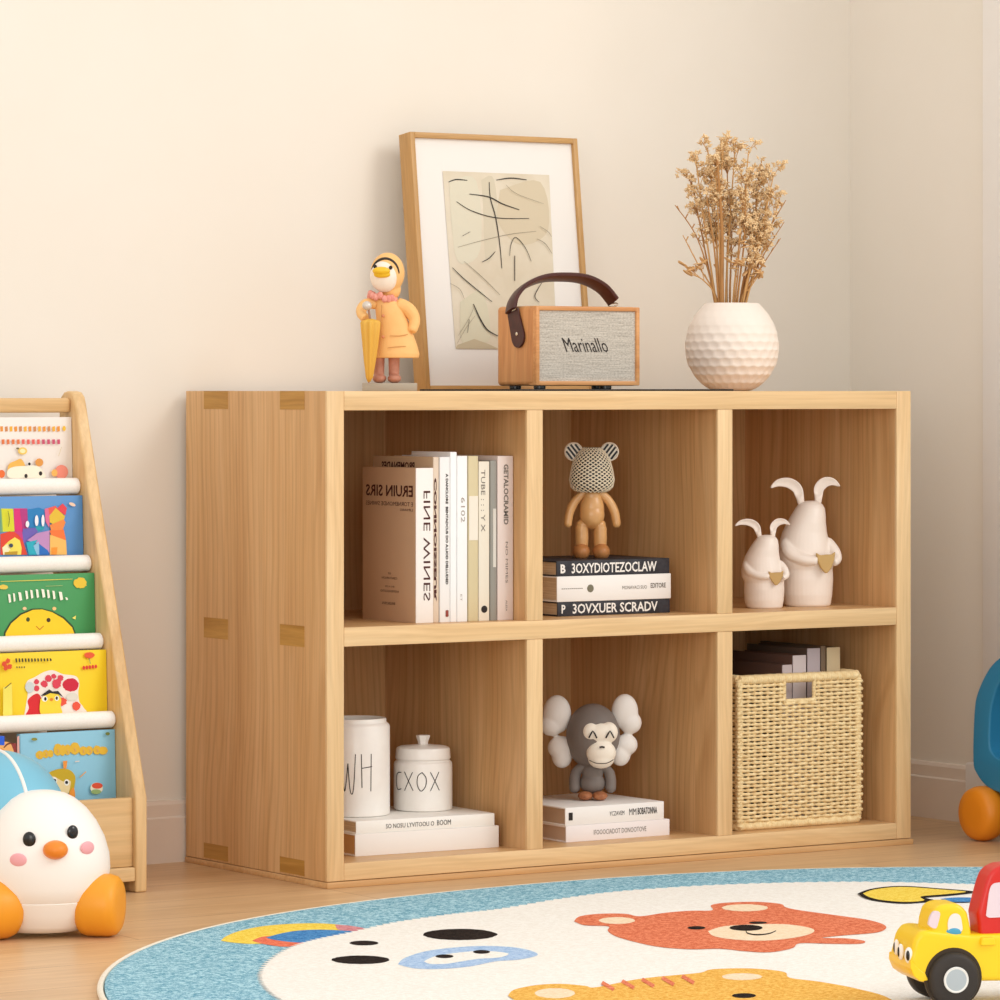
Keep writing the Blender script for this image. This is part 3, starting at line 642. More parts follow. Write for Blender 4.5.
for q_, w_ in ((((208, 222), (235, 213), (275, 216)), 1.1), (((378, 215), (430, 208), (486, 214)), 1.1), (((353, 222), (357, 280), (375, 345), (390, 440), (398, 530)), .9), (((282, 265), (350, 275), (400, 300), (460, 321)), 1.1),
              (((236, 292), (290, 325), (380, 350), (495, 352)), .8), (((240, 455), (330, 430), (430, 408), (520, 398)), .4), (((326, 508), (352, 494), (374, 470)), .8), (((425, 485), (430, 445), (447, 420), (480, 455), (502, 505)), .6),
              (((443, 485), (443, 575)), 1.1), (((220, 528), (270, 575), (362, 650)), .8), (((262, 505), (330, 565), (390, 625)), .5), (((295, 658), (320, 712), (345, 750), (382, 772)), 1.2), (((280, 712), (274, 760)), .6),
              (((540, 580), (514, 628), (530, 652)), .7), (((410, 232), (450, 265), (545, 300)), .35), (((255, 415), (283, 400)), .6), (((520, 425), (550, 442), (575, 478)), .5), (((212, 585), (245, 605), (262, 640)), .4), (((240, 770), (275, 715), (298, 665)), .3), (((235, 800), (270, 740), (300, 700)), .3), (((530, 380), (560, 400), (572, 418)), .4)):
    a.line(cp(*q_), w_*1.15, (48, 42, 36) if w_ > .55 else (132, 120, 100))
a.done()

# radio
y_r = .11; rx0 = hy(536, 386, y_r).x; RW, RD, RHt = .190, .106, .1190; zr = ZT+.0028
rx0 -= .0
rad = thing('portable_radio', 'wood-cased portable speaker with grey grille and dark leather strap', 'radio', (rx0, y_r, zr), 0)
bm = B(); f0 = .007
outer = [(0, .005), (RW, .005), (RW, .005+RHt), (0, .005+RHt)]
box(bm, 0, RW, .005, RD, .005, .005+RHt, 0)
o = obj('case', bm, radio_wood, rad); bevmod(o, .006, 4)
bm = B()
box(bm, .0005, f0, 0, .02, .0055, .0045+RHt, .0015); box(bm, RW-f0, RW-.0005, 0, .02, .0055, .0045+RHt, .0015); box(bm, f0-.001, RW-f0+.001, 0, .02, .0055, .005+f0, .0015); box(bm, f0-.001, RW-f0+.001, 0, .02, .005+RHt-f0, .0045+RHt, .0015)
obj('front_bezel', bm, wood('radio_bezel_wood', 0, (206, 140, 84), (220, 158, 100), (230, 172, 116), k=1.6), rad)
gm, v = newmat('grille_cloth', .75, .3)
wv = noise(gm, (22, 1, 800), v, 2, .5); g_ = noise(gm, (300, 1, 500), v, 2); setc(gm, ramp(gm, n_avg(gm, wv, g_), [(.34, (160, 152, 140)), (.5, (196, 189, 177)), (.64, (216, 209, 197))])); bump(gm, wv, .5, .0008)
bm = B(); box(bm, f0, RW-f0, .0035, .006, .005+f0, .005+RHt-f0); gr = obj('grille', bm, gm, rad, smooth=False)
bm = B()
bx, bz, bh = RW*.27, .0495, .0145
text_bm(bm, 'Marinallo', .021, (RW*.30, .0030, .0555), (1, 0, 0), (.0, 0, 1), .078, shear=-.42)
obj('logo', bm, ink, gr, smooth=False)
for xx, yy in ((.02, .02), (RW-.05, .02), (RW-.02, .085), (.02, .085)):
    bm = B(); lathe(bm, [(.008, 0), (.009, .001), (.009, .006)], xx, yy, 20); obj('foot', bm, black_gloss, rad)
leather = noisy('brown_leather', (64, 26, 22), (78, 34, 28), 80, .42, .1, .0005, .5)
my = .060
def RL(px, py, x=None, y=None):   # a point of the photo on the strap's plane, in radio coordinates
    p = hit(px, py, (0, y_r+my, 0), (0, 1, 0)); return (p.x-rx0, my, p.z-zr)
pts = [(-.0075, my-.004, RHt-.002), (-.001, my-.002, RHt+.016), (.018, my, RHt+.034), (.052, my, RHt+.047), (.092, my, RHt+.050), (.130, my, RHt+.047), (.162, my, RHt+.034), (.183, my, RHt+.014)]
bm = B(); band(bm, spline(pts, 6), (.1, 1, -.32), [.031]*43, .008); st = obj('strap', bm, leather, rad)
bm = B()
tabp = [(-.0022, u, v_) for u, v_ in []]
c0 = Vector((-.0006, my-.004, RHt-.002))
prof = []
L_ = .041; wd = .0168
for i in range(13): a_ = PI*i/12; prof.append((-math.cos(a_)*wd, -L_-math.sin(a_)*wd))
prof += [(wd*.85, 0), (-wd*.85, 0)]
ta = math.radians(20)
prism(bm, prof, 0, .0034, lambda u, v_, a_: (c0.x-a_, c0.y-(u*math.cos(ta)-v_*math.sin(ta))*1.0+.002, c0.z+(u*math.sin(ta)+v_*math.cos(ta))))
bmesh.ops.recalc_face_normals(bm, faces=bm.faces)
tb = bevmod(obj('strap_tab', bm, leather, rad), .0008)
steel = plain((226, 214, 196), .25, 'polished_metal', .5, 0, .85)
bm = B(); rv = Vector((c0.x-.0034, c0.y-(0-(-L_+.004)*math.sin(ta))+.002, c0.z+(-L_+.004)*math.cos(ta))); lathe_axis(bm, [(.003, -.001), (.003, .0006), (.0016, .0014)], rv, (-1, 0, 0), 16); obj('rivet', bm, steel, tb)
for cx in (-.0058, RW-.004):
    bm = B(); q = [(cx, my-.004+.0115*math.cos(t_), RHt+.002+.0035*math.sin(t_)) if cx < 0 else (cx-.004+.0035*math.sin(t_), my+.0115*math.cos(t_), RHt+.009+.003*math.sin(t_)) for t_ in [2*PI*i/20 for i in range(21)]]
    tube(bm, q, .0012, 8); obj('strap_ring', bm, steel, rad)

# vase
y_v = .15; vx = X(732, y_v); kv = 1/(F/((Vector((vx, y_v, ZT))-CAM).dot(FW)))
bm = B(); prof = []
vp = [(0, 17), (1, 21), (3, 25), (8, 31.5), (16, 38.5), (26, 44), (37, 46.8), (47, 47), (58, 45.2), (68, 41.8), (76, 37), (82, 32.2), (85.5, 29), (87.5, 27.2)]
def vr(z_):
    for (a0, r0), (a1, r1) in zip(vp, vp[1:]):
        if a0 <= z_ <= a1:
            t = (z_-a0)/(a1-a0); return r0+(r1-r0)*t
    return vp[-1][1]
import bisect
NS, NZ = 144, 110; rings = []
zs = [87.5*i/NZ for i in range(NZ+1)]
rs = [vr(z_) for z_ in zs]
for _ in range(4): rs = [rs[0]]+[(rs[i-1]+2*rs[i]+rs[i+1])/4 for i in range(1, NZ)]+[rs[-1]]
for z_, r in zip(zs, rs):
    ring = []; row = z_/8.2; amp = 1.0*min(1, max(.12, (74-z_)/30))*min(1, z_/4)
    for i in range(NS):
        a_ = 2*PI*i/NS
        rw = math.floor(row); fr_ = row-rw; ph = (a_*24/(2*PI)+(.5 if rw % 2 else 0)) % 1
        dd = max(0, 1-((ph-.5)**2*4+(fr_-.5)**2*4)); rr = (r-amp*(dd**.8)*1.3)*kv
        ring.append((rr*math.cos(a_), rr*math.sin(a_), z_*kv))
    rings.append(ring)
for r, z_ in ((25.2, 88), (24, 87.2), (24, 80), (38, 60), (38, 25), (10, 6)): rings.append([(r*kv*math.cos(2*PI*i/NS), r*kv*math.sin(2*PI*i/NS), z_*kv) for i in range(NS)])
loft(bm, rings); o = obj('vase', bm, noisy('matte_white_ceramic', (240, 228, 216), (244, 233, 222), 8, .6), loc=(vx, y_v, ZT), ang=0)
tag(o, 'round dimpled white vase on the right end of the bookcase', 'vase')
# dried sprigs
stem_m = plain((206, 158, 98), .7, 'dry_stem'); stem_d = plain((180, 130, 76), .7, 'dry_dark_stem')
bl_m = noisy('dry_blossom', (238, 200, 148), (250, 224, 180), 300, .8); lf_m = noisy('dry_leaf', (206, 160, 104), (226, 186, 134), 100, .75)
rnd = random.Random(11)
def sp(px, py, dy): q = hit(px, py, (vx, y_v, 0), FW); return q + FW*dy - Vector((vx, y_v, ZT))
GS = 'dried sprigs in the round vase'
def petal(bm, c, Rm):
    ring = [bm.verts.new(c + Rm @ Vector((.0027*math.cos(i*PI/3), .0018*math.sin(i*PI/3), .0003*(i % 2)))) for i in range(6)]
    t_ = bm.verts.new(c + Rm @ Vector((0, 0, .0009))); b_ = bm.verts.new(c + Rm @ Vector((0, 0, -.0006)))
    for i in range(6): bm.faces.new((ring[i], ring[(i+1) % 6], t_)); bm.faces.new((ring[(i+1) % 6], ring[i], b_))
def sprig(label, tip, mouth, dy, kind, thick=1.0, mid=None):
    t = sp(tip[0], tip[1]+(9 if kind == 'flower' else 0), dy); m0 = sp(mouth, 303, dy*.25); base = Vector((m0.x*.3, m0.y*.3, .02))
    r = thing('dried_sprig', label, 'dried flower', (vx, y_v, ZT), 0, GS)
    mm = sp(mid[0], mid[1], dy*.6) if mid else m0.lerp(t, .5)+Vector((rnd.uniform(-.006, .006), 0, 0))
    path = spline([base, m0, mm, t], 8); n_ = len(path); bm = B()
    tube(bm, path, [(.0021-.0014*i/n_)*thick for i in range(n_)], 6)
    ends = []
    if kind != 'bare':
        for q_ in range(9 if kind == 'flower' else 4):
            i = int(n_*((.62 if kind == 'flower' else .5)+.35*rnd.random())); p = path[min(i, n_-2)]; d = (path[min(i+1, n_-1)]-p).normalized()
            side = (RT*rnd.uniform(-1, 1)+FW*rnd.uniform(-.5, .5)+UP*.7).normalized(); ln = rnd.uniform(.014, .036)
            e = p+(side*.8+d*.6).normalized()*ln; tube(bm, spline([p, p.lerp(e, .5)+d*.003, e], 4), .0006, 5); ends.append(e)
            for w__ in range(2):
                e2 = p.lerp(e, .6)+(RT*rnd.uniform(-1, 1)+UP*rnd.uniform(0, 1)).normalized()*rnd.uniform(.006, .014); tube(bm, [p.lerp(e, .6), e2], .0005, 5); ends.append(e2)
        ends.append(t)
    else:
        for q_ in range(5):
            i = int(n_*(.55+.09*q_)); i = min(i, n_-2); p = path[i]; e = p+(RT*rnd.choice((-1, 1))*.5+UP).normalized()*.008; tube(bm, [p, e], [.0009, .0012], 5)
    obj('stem', bm, stem_m if rnd.random() < .6 else stem_d, r, ang=0)
    if ends and kind == 'flower':
        bm = B()
        for e in ends:
            for q_ in range(4):
                c_ = e+Vector((rnd.gauss(0, .0032), rnd.gauss(0, .0032), rnd.gauss(0, .0032))); rt_ = Matrix.Rotation(rnd.uniform(0, 6.3), 3, Vector((rnd.uniform(-1, 1), rnd.uniform(-1, 1), rnd.uniform(-1, 1))).normalized())
                for pt_ in range(4):
                    R2 = rt_ @ Matrix.Rotation(pt_*PI/2, 3, 'Z'); c2 = c_ + R2 @ Vector((.0022, 0, 0))
                    petal(bm, c2, R2)
        obj('blossom', bm, bl_m, r, ang=0)
    if kind == 'leafy':
        bm = B()
        for e in ends:
            R2 = Matrix.Rotation(rnd.uniform(-1, 1)+math.atan2(e.z-m0.z, e.x-m0.x)*0, 3, 'Y') @ Matrix.Rotation(rnd.uniform(-.6, .6), 3, 'Z'); ell(bm, e, (.0085, .005, .0012), 0, R2, 10, 6)
        obj('leaf', bm, lf_m, r, ang=0)
    return r
FL = 'blossoming dried sprig in the crowded head of the bouquet'
for tip, mo, dy in (((695, 146), 716, .0), ((708, 138), 719, .015), ((722, 134), 722, -.012), ((736, 131), 726, .006), ((748, 142), 733, -.018), ((762, 152), 740, .012), ((774, 163), 743, -.006), ((692, 172), 715, .012), ((728, 152), 727, .022), ((715, 160), 721, -.02), ((768, 190), 744, .018), ((778, 196), 746, 0), ((745, 172), 737, -.024), ((755, 205), 741, .02), ((712, 190), 720, .024), ((762, 228), 743, -.01), ((733, 205), 730, .012)):
    sprig({(695, 146): 'blossoming dried sprig at the top left corner of the bouquet', (722, 134): 'blossoming dried sprig reaching the top, left of the bouquet middle', (736, 131): 'topmost blossoming dried sprig of the bouquet',
           (762, 152): 'blossoming dried sprig at the top right shoulder of the bouquet', (774, 163): 'blossoming dried sprig just below the right shoulder of the bouquet', (692, 172): 'blossoming dried sprig second from the top on the left edge of the bouquet',
           (778, 196): 'lowest blossoming dried sprig on the right edge of the bouquet'}.get(tip, FL), tip, mo, dy, 'flower', 1.1)
sprig('bare dried twig reaching furthest out to the left of the vase', (675, 205), 716, 0, 'bare', .9, (698, 240))
sprig('bare dried twig low on the left, curving up from the vase mouth', (683, 235), 718, .005, 'bare', .9, (700, 268))
sprig('leafy dried sprig spreading low to the left over the vase rim', (687, 273), 717, -.008, 'leafy', .9, (704, 281))
sprig('bare dried twig ending highest at the far right of the bouquet', (786, 200), 741, .004, 'bare', .9, (764, 240))
sprig('bare dried twig slanting out to the right, below the highest right one', (784, 222), 743, -.006, 'bare', .8, (762, 258))
sprig('bare dried twig lowest on the right side of the bouquet', (781, 238), 744, .01, 'bare', .8, (760, 270))
sprig('short leafy dried sprig low on the right above the vase rim', (760, 273), 741, -.006, 'leafy', .8, (750, 288))
sprig('thick straight dried stalk in the left middle of the bouquet', (716, 158), 722, -.026, 'bare', 2.3)
sprig('dried sprig with dark brown seed leaves in the bouquet centre', (738, 232), 735, -.03, 'leafy', .9)
sprig('thin bare dried twig rising just left of the bouquet centre', (706, 196), 719, -.02, 'bare', 1.2, (714, 250))

# raincoat duck figurine
y_d = .12; dx = X(391, y_d); kd = 1/(F/((Vector((dx, y_d, ZT))-CAM).dot(FW)))
dk = thing('duck_figurine', 'duck figurine in an orange raincoat holding a furled yellow umbrella', 'figurine', (dx, y_d, ZT), math.radians(-33.6))
def Q(px, py, y=0): return ((px-391)*kd, y*kd, (390-py)*kd)
k = kd
coat = noisy('apricot_coat', (240, 186, 116), (246, 196, 128), 14, .55); dwhite = plain((246, 232, 216), .55, 'feather_white')
bm = B(); box(bm, -28.5*k, 26*k, -12*k, 14*k, 0, 8*k, .0008); obj('plinth', bm, plain((178, 168, 150), .6, 'grey_stone'), dk)
boot = noisy('brown_boot', (176, 118, 96), (198, 140, 116), 60, .5)
for cx, tw in ((379, 0), (394, 1)):
    bm = B(); tube(bm, [Q(cx, 352), Q(cx, 362), Q(cx, 376)], [6*k, 5.6*k, 5.2*k], 16); ell(bm, Q(cx+.5, 377.5, -3), (7*k, 9.5*k, 4.8*k)); remesh(obj('boot', bm, boot, dk), .0011, 3)
rings = []
for py, a_, b_ in ((357, 374, 419), (353, 373.5, 419.5), (345, 374.5, 417.5), (335, 376, 414), (325, 376.5, 410), (315, 376, 406), (306, 375, 402.5), (300, 374.5, 399), (295, 377, 395)):
    c_ = (a_+b_)/2; r = (b_-a_)/2; rings.append([Q(c_+r*math.cos(2*PI*i/32), py, r*.66*math.sin(2*PI*i/32)) for i in range(32)])
bm = B(); loft(bm, rings); ct = obj('raincoat', bm, coat, dk)
remesh(ct, .0011, 3)
bm = B(); tube(bm, spline([Q(397, 303), Q(408, 308), Q(414.5, 319, -1), Q(412, 331, -6)], 4), [6.5*k, 7*k, 7.2*k, 7*k, 7*k, 7*k, 6.8*k, 6.4*k, 6*k, 5.8*k, 5.4*k, 5*k, 4*k], 12); remesh(obj('sleeve', bm, coat, ct), .0011, 3)
bm = B(); tube(bm, spline([Q(376, 303), Q(366, 303, -2), Q(361, 311, -6), Q(366, 318, -14)], 4), [5.5*k]*8+[5*k]*5, 12); remesh(obj('sleeve', bm, coat, ct), .0011, 3)
seam = plain((206, 146, 82), .6)
bm = B(); tube(bm, spline([Q(388, 347, -15.6), Q(396, 346, -15.2), Q(406, 345.5, -13)], 4), .4*k, 6); tube(bm, spline([Q(390, 335, -14), Q(400, 335, -13.2), Q(408, 333.5, -10.8)], 4), .4*k, 6); tube(bm, [Q(382, 304, -10), Q(381.5, 325, -12.2), Q(380, 355, -15.2)], .45*k, 6); obj('pocket_seam', bm, seam, ct)
bm = B()
for py, yy in ((315, -11.8), (336, -14.2)): ell(bm, Q(383.5, py, yy), (1.6*k, 1*k, 1.6*k))
obj('button', bm, plain((214, 140, 96), .4), ct)
bm = B(); rnd2 = random.Random(4)
for i in range(18):
    a_ = 2*PI*i/18; ell(bm, Q(382.5+12.5*math.cos(a_), 296.5+1.5*math.sin(i*2.3)+2.5*math.cos(a_), 9.5*math.sin(a_)), (3.2*k, 3*k, 3.8*k), 0, None, 10, 8)
obj('ruffled_collar', bm, noisy('pink_ruffle', (224, 142, 128), (240, 172, 156), 200, .7), dk, ang=0)
bm = B(); ell(bm, Q(387.5, 272, 1.5), (17.2*k, 16*k, 20.5*k), u=32, v=24); ell(bm, Q(391, 288, 3), (10*k, 9*k, 11*k)); hd = obj('hood', bm, coat, dk); remesh(hd, .0012, 4)
bm = B(); ell(bm, Q(384.6, 275, -4.5), (14.4*k, 13.5*k, 16.5*k), u=32, v=24); fc = obj('head', bm, dwhite, dk)
bm = B(); q = []
for i in range(25):
    a_ = math.radians(8+150*i/24); q.append(Q(385.2+14.4*math.cos(a_), 275-16.8*math.sin(a_), -9.2+1.5*math.cos(a_)*-1))
tube(bm, q, [(.5+1.3*math.sin(PI*i/24))*k for i in range(25)], 8); obj('hood_brim', bm, plain((50, 42, 34), .5), hd)
bm = B()
ell(bm, Q(381.8, 270.5, -18.5), (9*k, 6*k, 4.3*k)); ell(bm, Q(382.5, 274, -17), (8.5*k, 5*k, 3.6*k)); remesh(obj('beak', bm, plain((238, 190, 40), .4, 'yellow_beak'), fc), .0009, 3)
bm = B(); ell(bm, Q(391.2, 267, -16.3), (1.8*k, 1.1*k, 2*k)); ell(bm, Q(375.5, 266, -14.8), (1.8*k, 1.1*k, 2*k)); obj('eye', bm, ink, fc)
um = plain((226, 176, 72), .5, 'yellow_umbrella')
tagu = thing('toy_umbrella', 'furled yellow miniature umbrella held at the raincoat duck\'s side', 'umbrella', (dx, y_d, ZT), math.radians(-33.6))
bm = B(); rings = []
for py, cx, r in ((381, 369.5, 1.2), (376, 370, 3.2), (360, 370.4, 5.2), (345, 370.8, 6.8), (332, 371, 8), (322, 371, 8.8), (320, 371, 7.6), (318, 371, 2)):
    rings.append([Q(cx+r*(1+.16*math.cos(8*2*PI*i/48))*math.cos(2*PI*i/48), py, -17+r*(1+.16*math.cos(8*2*PI*i/48))*math.sin(2*PI*i/48)) for i in range(48)])
loft(bm, rings); obj('canopy', bm, um, tagu, ang=0)
bm = B(); tube(bm, [Q(371, 321, -17), Q(369, 308, -17)], 1.1*k, 8); tube(bm, [Q(369.5, 381, -17), Q(369.4, 382, -17)], .8*k, 8); obj('shaft', bm, plain((160, 120, 100), .5), tagu)
bm = B(); ell(bm, Q(367.5, 305, -17), (4.8*k, 4.8*k, 4.6*k)); obj('handle', bm, plain((214, 206, 196), .35, 'silver_knob', .5, 0, .3), tagu)

# ------------------------------------------------------------------ children's sling bookrack
RX1, RX0 = -.228, -.80; RT_ = .0185
rack = thing('sling_bookrack', 'low wooden children\'s bookrack with white fabric slings, left of the bookcase', 'bookrack', (0, 0, 0))
prof = [(.108, 0), (.108, .1315), (.2885, .682), (.2925, .692), (.301, .6985), (.313, .700), (.324, .6985), (.333, .692), (.337, .682), (.385, .12), (.385, 0), (.34, 0), (.33, .018), (.19, .018), (.18, 0)]
for x0 in (RX1-RT_, RX0):
    bm = B(); prism(bm, prof, x0, x0+RT_, lambda u, v_, a_: (a_, u, v_)); bmesh.ops.recalc_face_normals(bm, faces=bm.faces); bevmod(obj('side_panel', bm, pine_z, rack), .003, 3)
xi0, xi1 = RX0+RT_, RX1-RT_
def rail(name, y, z, r, m): 
    bm = B(); lathe_axis(bm, [(r*.7, 0), (r, .003), (r, xi1-xi0-.003), (r*.7, xi1-xi0)], (xi0, y, z), (1, 0, 0), 24); return obj(name, bm, m, rack)
bm = B(); box(bm, xi0, xi1, .301, .320, .669, .690, .004, seg=3); obj('top_rail', bm, pine_x, rack)
RAILS = [(.2796, .5643), (.2462, .4554), (.2102, .3463), (.1745, .2382)]
sd = Vector((0, .310, .951)).normalized(); nb = Vector((0, .951, -.310)).normalized()
for y, z in RAILS:
    rl = rail('sling_rail', y, z, .0118, white_fabric)
    c0 = Vector((0, y, z)); pr = [c0+Vector((0, a_, b_)) for a_, b_ in ((.005, -.0085), (.015, -.0105), (.0265, -.009), (.0275, .0), (.032, .09))]
    bm = B(); pr2 = [p+Vector((0, .0012, -.0008)) for p in reversed(pr)]; ring = pr+pr2
    loft(bm, [[Vector((xx, p.y, p.z)) for p in ring] for xx in (xi0+.001, xi1-.001)]); obj('sling', bm, white_fabric, rack)
bm = B(); box(bm, xi0, xi1, .1155, .1275, .036, .1325, .002); obj('front_board', bm, pine_x, rack)
bm = B(); box(bm, xi0, xi1, .109, .36, .016, .0355, .002); obj('bottom_board', bm, pine_x, rack)
bm = B(); box(bm, xi0, xi1, .362, .374, .036, .13, .002); obj('back_board', bm, pine_x, rack)
GK = 'picture books facing outward in the bookrack'
def kbook(label, base, h, x0, x1, cov, t=.008, lean=math.atan(.04)):
    r = thing('picture_book', label, 'book', (x0, base.y, base.z), 0, GK, -lean)
    wd_ = x1-x0; bm = B(); box(bm, 0, wd_, 0, .0015, 0, h, .0005); box(bm, 0, wd_, t-.0015, t, 0, h, .0005); box(bm, 0, .0015, 0, t, 0, h)
    obj('cover', bm, cov, r); bm = B(); box(bm, .001, wd_-.002, .0013, t-.0013, .002, h-.002); obj('page_block', bm, plain((240, 232, 216), .7), r)
    p = root_matrix(r); nn = p.to_3x3() @ Vector((0, -1, 0)); return r, p @ Vector((0, 0, 0)), nn
def tier(i): return Vector((0, RAILS[i][0]+.0142, RAILS[i][1]-.0085))
BX1 = xi1-.0008
# tier 1
r, p0, nn = kbook('white picture book with two rows of orange letters, top tier', tier(0), .107, BX1-.205, BX1, plain((238, 230, 222), .5))
a = Art('cover_art', r, p0, nn)
for i in range(14): a.poly([(0+i*4.7, 426.5+(i % 2)*.3), (2.8+i*4.7, 426.2), (3+i*4.7, 431.2), (.3+i*4.7, 431.6)], [(232, 150, 60), (206, 140, 88), (240, 176, 60)][i % 3]) if i < 13 else a.el(63.5, 428.5, 1.6, 2.6, (240, 190, 60))
for i in range(12): a.poly([(1+i*5, 439.6), (3.8+i*5, 439.3), (4+i*5, 444), (1.3+i*5, 444.3)], [(222, 120, 70), (226, 100, 90), (200, 80, 110)][min(2, i//4)])
a.el(21.5, 451, 4.5, 3.6, (240, 200, 90)); a.el(21.5, 451, 2.8, 2.2, (250, 232, 180)); a.el(16.5, 448.5, 1.6, 1, (120, 110, 80))
a.poly([(6, 471), (8, 464), (14, 461), (20, 459), (24, 467), (16, 468), (10, 469)], (236, 180, 84), True); a.el(38, 462.5, 4, 4, (222, 150, 70)); a.poly([(24, 478), (8, 478), (6, 471), (12, 467), (24, 466), (36, 466), (42, 472), (43, 478)], (246, 236, 214), True); a.el(28, 464, 1.3, 1.4, ink)
a.el(39.2, 473.5, 1.7, 2.2, ink); a.el(24.6, 476, 1.6, 2, ink); a.el(60, 472, 6.6, 7, (232, 138, 118)); a.el(53, 473, 3, 3.6, (240, 178, 90)); a.el(0, 474, 3.4, 4, (230, 110, 50)); a.line([(57, 456), (60, 447)], .6, (210, 190, 140))
a.done()
# tier 2
r, p0, nn = kbook('blue picture book with a colourful patchwork crowd, second tier', tier(1), .1045, BX1-.205, BX1, plain((92, 148, 206), .5))
a = Art('cover_art', r, p0, nn)
def c5(*q): return [(x/11.11, 490+y/11.11) for x, y in q]
for pts, col_ in ((((10, 205), (145, 208), (160, 460), (30, 465)), (216, 216, 50)), (((150, 205), (290, 205), (300, 430), (240, 470), (160, 460)), (218, 50, 120)), (((220, 215), (300, 205), (320, 440), (250, 450)), (180, 60, 130)), (((0, 210), (12, 210), (30, 470), (0, 470)), (120, 170, 120)),
                  (((300, 215), (350, 210), (430, 195), (490, 220), (500, 380), (400, 420), (310, 420)), (40, 128, 190)), (((390, 400), (490, 400), (480, 440), (410, 460)), (40, 160, 180)), (((250, 430), (390, 420), (420, 460), (260, 600), (240, 560)), (110, 96, 180)),
                  (((0, 490), (100, 460), (220, 470), (250, 560), (300, 720), (0, 720)), (222, 70, 50)), (((150, 460), (240, 455), (255, 570), (200, 500)), (200, 60, 130)), (((20, 640), (90, 570), (160, 525), (215, 560), (235, 640), (230, 720), (30, 720)), (240, 220, 90)), (((20, 640), (80, 600), (110, 660), (60, 715), (30, 720)), (248, 236, 190)),
                  (((45, 690), (190, 680), (185, 720), (45, 720)), (190, 150, 40)), (((490, 210), (600, 180), (550, 300), (540, 420), (500, 350)), (226, 110, 150)), (((530, 200), (610, 175), (650, 230), (540, 270)), (232, 96, 80)), (((630, 200), (690, 150), (735, 200), (720, 280), (650, 240)), (226, 70, 80)), (((540, 290), (610, 200), (715, 290), (700, 340), (580, 380), (545, 360)), (228, 190, 60)),
                  (((545, 390), (700, 325), (720, 360), (690, 440), (560, 450)), (238, 140, 70)), (((540, 450), (700, 440), (725, 560), (560, 500)), (240, 120, 60)), (((545, 495), (725, 560), (735, 720), (545, 720)), (240, 188, 100)), (((560, 640), (630, 635), (620, 720), (560, 720)), (240, 150, 50)),
                  (((290, 560), (400, 480), (540, 450), (540, 700), (430, 600)), (190, 140, 190)), (((280, 580), (410, 555), (360, 620), (420, 720), (310, 720)), (40, 170, 190)), (((360, 620), (420, 570), (430, 720), (400, 720)), (140, 190, 220)), (((425, 600), (520, 670), (540, 720), (425, 720)), (40, 110, 190))):
    a.poly(c5(*pts), col_)
for x, y, rx_, ry_ in ((293, 380, 20, 36), (395, 340, 20, 60), (465, 340, 17, 65)): a.el(x/11.11, 490+y/11.11, rx_/11.11, ry_/11.11, (240, 240, 246))
a.el(110/11.11, 490+617/11.11, 2, 2, (60, 70, 90)); a.el(790/11.11, 490+160/11.11, 3.4, 1.6, (244, 206, 180), rot=.4); a.line(c5((75, 230), (90, 330), (78, 410)), .7, (90, 90, 40))
a.done()
# tier 3
r, p0, nn = kbook('green picture book with a smiling yellow chick face, third tier', tier(2), .1045, BX1-.205, BX1, plain((72, 154, 92), .5))
a = Art('cover_art', r, p0, nn)
a.poly([(3, 640), (4, 632), (10, 622), (20, 613.5), (32, 608.6), (42, 608.4), (52, 611), (64, 617), (73, 626), (78, 640)], (46, 70, 40)); a.poly([(4.8, 640), (5.5, 633), (11, 623.5), (21, 614.8), (33, 609.8), (42, 609.4), (52, 612.2), (63, 618.5), (72, 627.5), (76.5, 640)], (246, 206, 36))
a.el(27.8, 619.5, 1.9, 2.2, (70, 80, 30)); a.el(48.3, 620, 2, 2.1, (70, 50, 30)); a.line([(35.8, 626), (39.5, 629.6), (43.5, 625.8)], 1, (190, 100, 30), False)
a.el(24.3, 608.5, 2, 1.6, (240, 200, 150)); a.el(54, 608.6, 2, 1.8, (244, 200, 130)); a.el(79.8, 583, 6.6, 5.2, (234, 196, 60), jag=.12); a.el(3, 587, 4.6, 2.3, (230, 200, 80), jag=.1); a.poly([(71.5, 618), (75.5, 615.5), (75, 619.5)], (244, 226, 110))
a.line([(0, 581.5), (40, 580.2), (72, 579)], .9, (216, 206, 90)); a.line([(45, 586.2), (62, 585.6)], .8, (170, 190, 120))
for i, (x, y) in enumerate(((9, 598.5), (13.6, 597.5), (19.5, 596.5), (26, 595), (31, 594.2), (36.6, 593.6), (42.5, 593.4), (47.5, 594), (53, 595), (60, 596), (65.7, 598.6))):
    wdt = [1.6, 1.3, 2, 1.6, 1.6, 1.6, 2, 1.6, 1.6, 2.2, 1.4][i]; hh = 4.4 if i < 10 else 1.4
    a.poly([(x-wdt, y-hh), (x+wdt*.4, y-hh+.4), (x+wdt, y+hh*.8), (x-wdt*.3, y+hh)], (246, 244, 226))
a.done()
